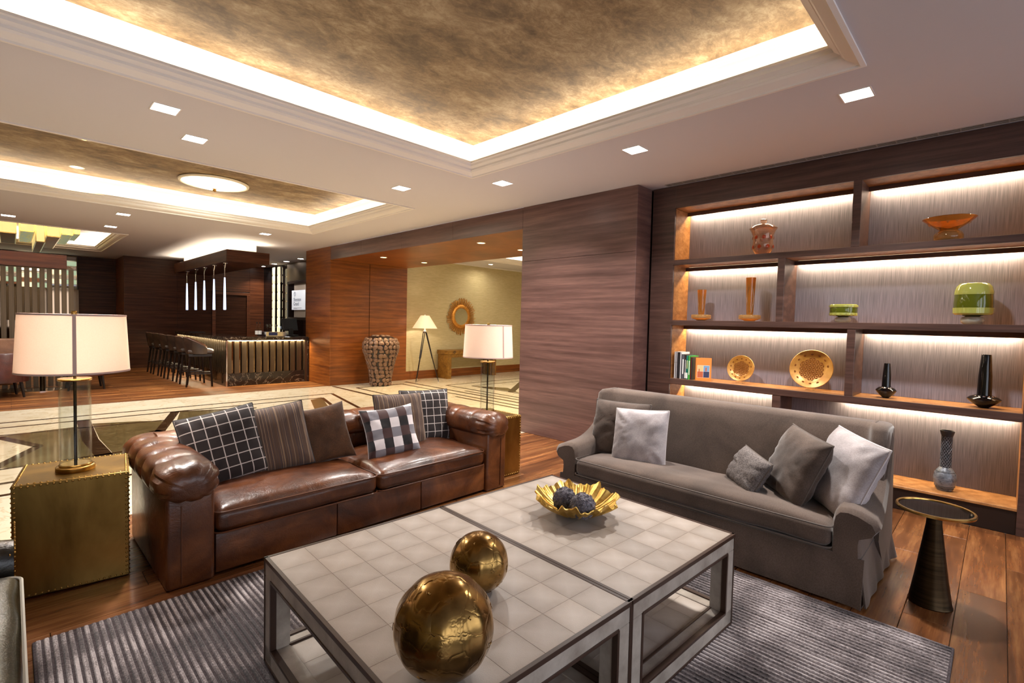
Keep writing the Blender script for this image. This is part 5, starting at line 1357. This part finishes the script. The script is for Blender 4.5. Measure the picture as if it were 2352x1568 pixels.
for x, l in ((3.80, 'left'), (3.74, 'far left')):
    bt = thing('bottle', 'clear bottle standing %s of the glasses rack on the bar' % l, 'bottle', (x, 11.42, 1.003))
    obj('bottle_body', MB().lathe([(0, 0), (.034, 0), (.036, .01), (.036, .16), (.014, .21), (.013, .28), (0, .28)], 18, False, False), 'clear_glass', bt, True)
    obj('bottle_label', MB().lathe([(.037, .04), (.037, .12)], 18, False, False), 'white_paper', bt, True)
    obj('cap', MB().lathe([(.0, .30), (.014, .30), (.014, .275)], 12, False, False), 'black_matte', bt)

# ------------------------------------------------------------------ slatted screen and mirror wall at far left
sc_ = thing('slatted_screen', 'brown slatted room divider under a wooden beam at the far left', 'screen', (0, 12.9, .002))
obj('beam', MB().bbox((-2.2, -.10, 2.25), (.78, .25, 2.51), .004), 'bar_veneer', sc_)
me = MB().bbox((-.036, -.02, 0), (.036, .06, 2.25), .002, 1).mesh('slat', 'slat_bronze')
for k in range(28): obj('slat', me, 'slat_bronze', sc_, loc=(.745-.103*k, .04, 0))
obj('slat', me, 'slat_bronze', sc_, loc=(.848, .04, 0))
t = thing('mirror_wall', 'wall of stacked glowing glass tiles and dark mirror behind the slatted divider', 'wall panel', (-.6, 17.4, .002))
obj('mirror_panel', MB().box((-2.4, .05, 0), (1.86, .12, 2.9)), 'dark_mirror', t)
for i in range(15):
    for j in range(7):
        m_ = ('tile_glow', 'shell_glow', 'mirror', 'mirror')[(i*3+j*2) % 4]
        obj('glass_tile', MB().bbox((-2.3+i*.277, 0, 2.04+j*.12), (-2.3+i*.277+.27, .05, 2.04+j*.12+.112), .006, 1), m_, t)
for j in range(4): obj('glass_panel', MB().bbox((-.9+j*.7, 0, 1.2), (-.9+j*.7+.69, .04, 2.02), .004, 1), 'dark_mirror' if j % 2 else 'slat_bronze', t)

# ------------------------------------------------------------------ chandelier of long glass boxes
ch = thing('chandelier', 'cluster of long amber and stained-glass box lights in the far left ceiling tray', 'chandelier', (0, 12.95, TRAY))
for x0, x1, zb, yl, under in ((.15, .34, -.36, 2.0, 1), (.36, .485, -.53, 2.3, 0), (.51, .70, -.41, 2.4, 0), (.72, .88, -.345, 1.9, 1), (.90, .985, -.31, 1.3, 1), (-.12, .10, -.42, 2.0, 0)):
    g = obj('box_light', MB().bbox((x0, 0, zb), (x1, yl, -.01), .004, 1), 'amber_panel', ch)
    fr = MB()
    for z in (zb-.006, -.02): fr.box((x0-.006, -.006, z), (x1+.006, .004, z+.014))
    for x in (x0-.006, x1-.006): fr.box((x, -.006, zb), (x+.012, .004, -.01)); fr.box((x, 0, zb-.006), (x+.012, yl, zb+.01))
    obj('brass_frame', fr, 'brass_polish', g)
    if under: obj('stained_pane', MB().box((x0+.008, .01, zb-.004), (x1-.008, yl-.01, zb-.001)), 'stained_glass', g)
    else: obj('stained_pane', MB().box((x0+.008, .01, zb-.004), (x1-.008, yl-.01, zb-.001)), 'burl', g)
area('light_source', ch, (.4, 1.0, -.56), .7, 1.6, 22, (1, .86, .55))

# ------------------------------------------------------------------ lounge seats at far left
t = thing('banquette', 'tan leather banquette against the slatted divider at the far left edge', 'sofa', (-.75, 12.55, .002))
obj('back', MB().bbox((-.95, .10, .2), (.92, .26, .93), .03, 3), 'tan_leather', t, True); obj('seat', MB().bbox((-.95, -.45, .15), (.92, .12, .43), .03, 3), 'tan_leather', t, True)
def tub_chair(x, y, rot, label, mat):
    t = thing('tub_chair', label, 'armchair', (x, y, .002), rot)
    rin = []
    for k in range(25):
        a = math.radians(-125+250*k/24)+PI; e = abs(k-12)/12; top = .74-.10*e**2; ca, sa = math.cos(a), math.sin(a)
        rin.append([((.30+d_)*ca, (.30+d_)*sa, z_) for d_, z_ in ((0, .28), (0, top-.03), (.02, top), (.05, top), (.07, top-.03), (.06, .26))])
    obj('shell', MB().loft(rin, True, True, True), mat, t, True)
    obj('seat', slab((.28, .28, .09), .05, .02, 8, 0, 0, Matrix.Translation((.03, 0, .36))), mat, t, True)
    for sx in (-.22, .22):
        for sy in (-.22, .22): obj('leg', MB().tube([(sx, sy, .28), (sx*1.15, sy*1.15, 0)], [.026, .016], 8), 'ebony', t)
tub_chair(-.14, 11.70, math.radians(100), 'dark red leather tub chair left of the big lamp shade', 'red_leather')
tub_chair(.98, 12.2, math.radians(180), 'red-brown tub chair mostly hidden behind the big lamp shade', 'red_leather')
tub_chair(-.62, 10.95, math.radians(75), 'dark leather tub chair cut by the left edge of the picture', 'stool_leather')
t = thing('pedestal_table', 'round lounge table with a steel disc foot behind the big lamp shade', 'table', (.40, 12.35, .002))
obj('foot', MB().lathe([(0, 0), (.27, 0), (.27, .012), (.04, .03), (0, .03)], 40, False, False), 'chrome', t, True); obj('post', MB().lathe([(.035, .02), (.035, .50)], 16), 'dark_bronze', t, True); obj('top', MB().lathe([(0, .49), (.27, .49), (.28, .50), (.28, .52), (0, .525)], 40, False, False), 'ebony', t, True)
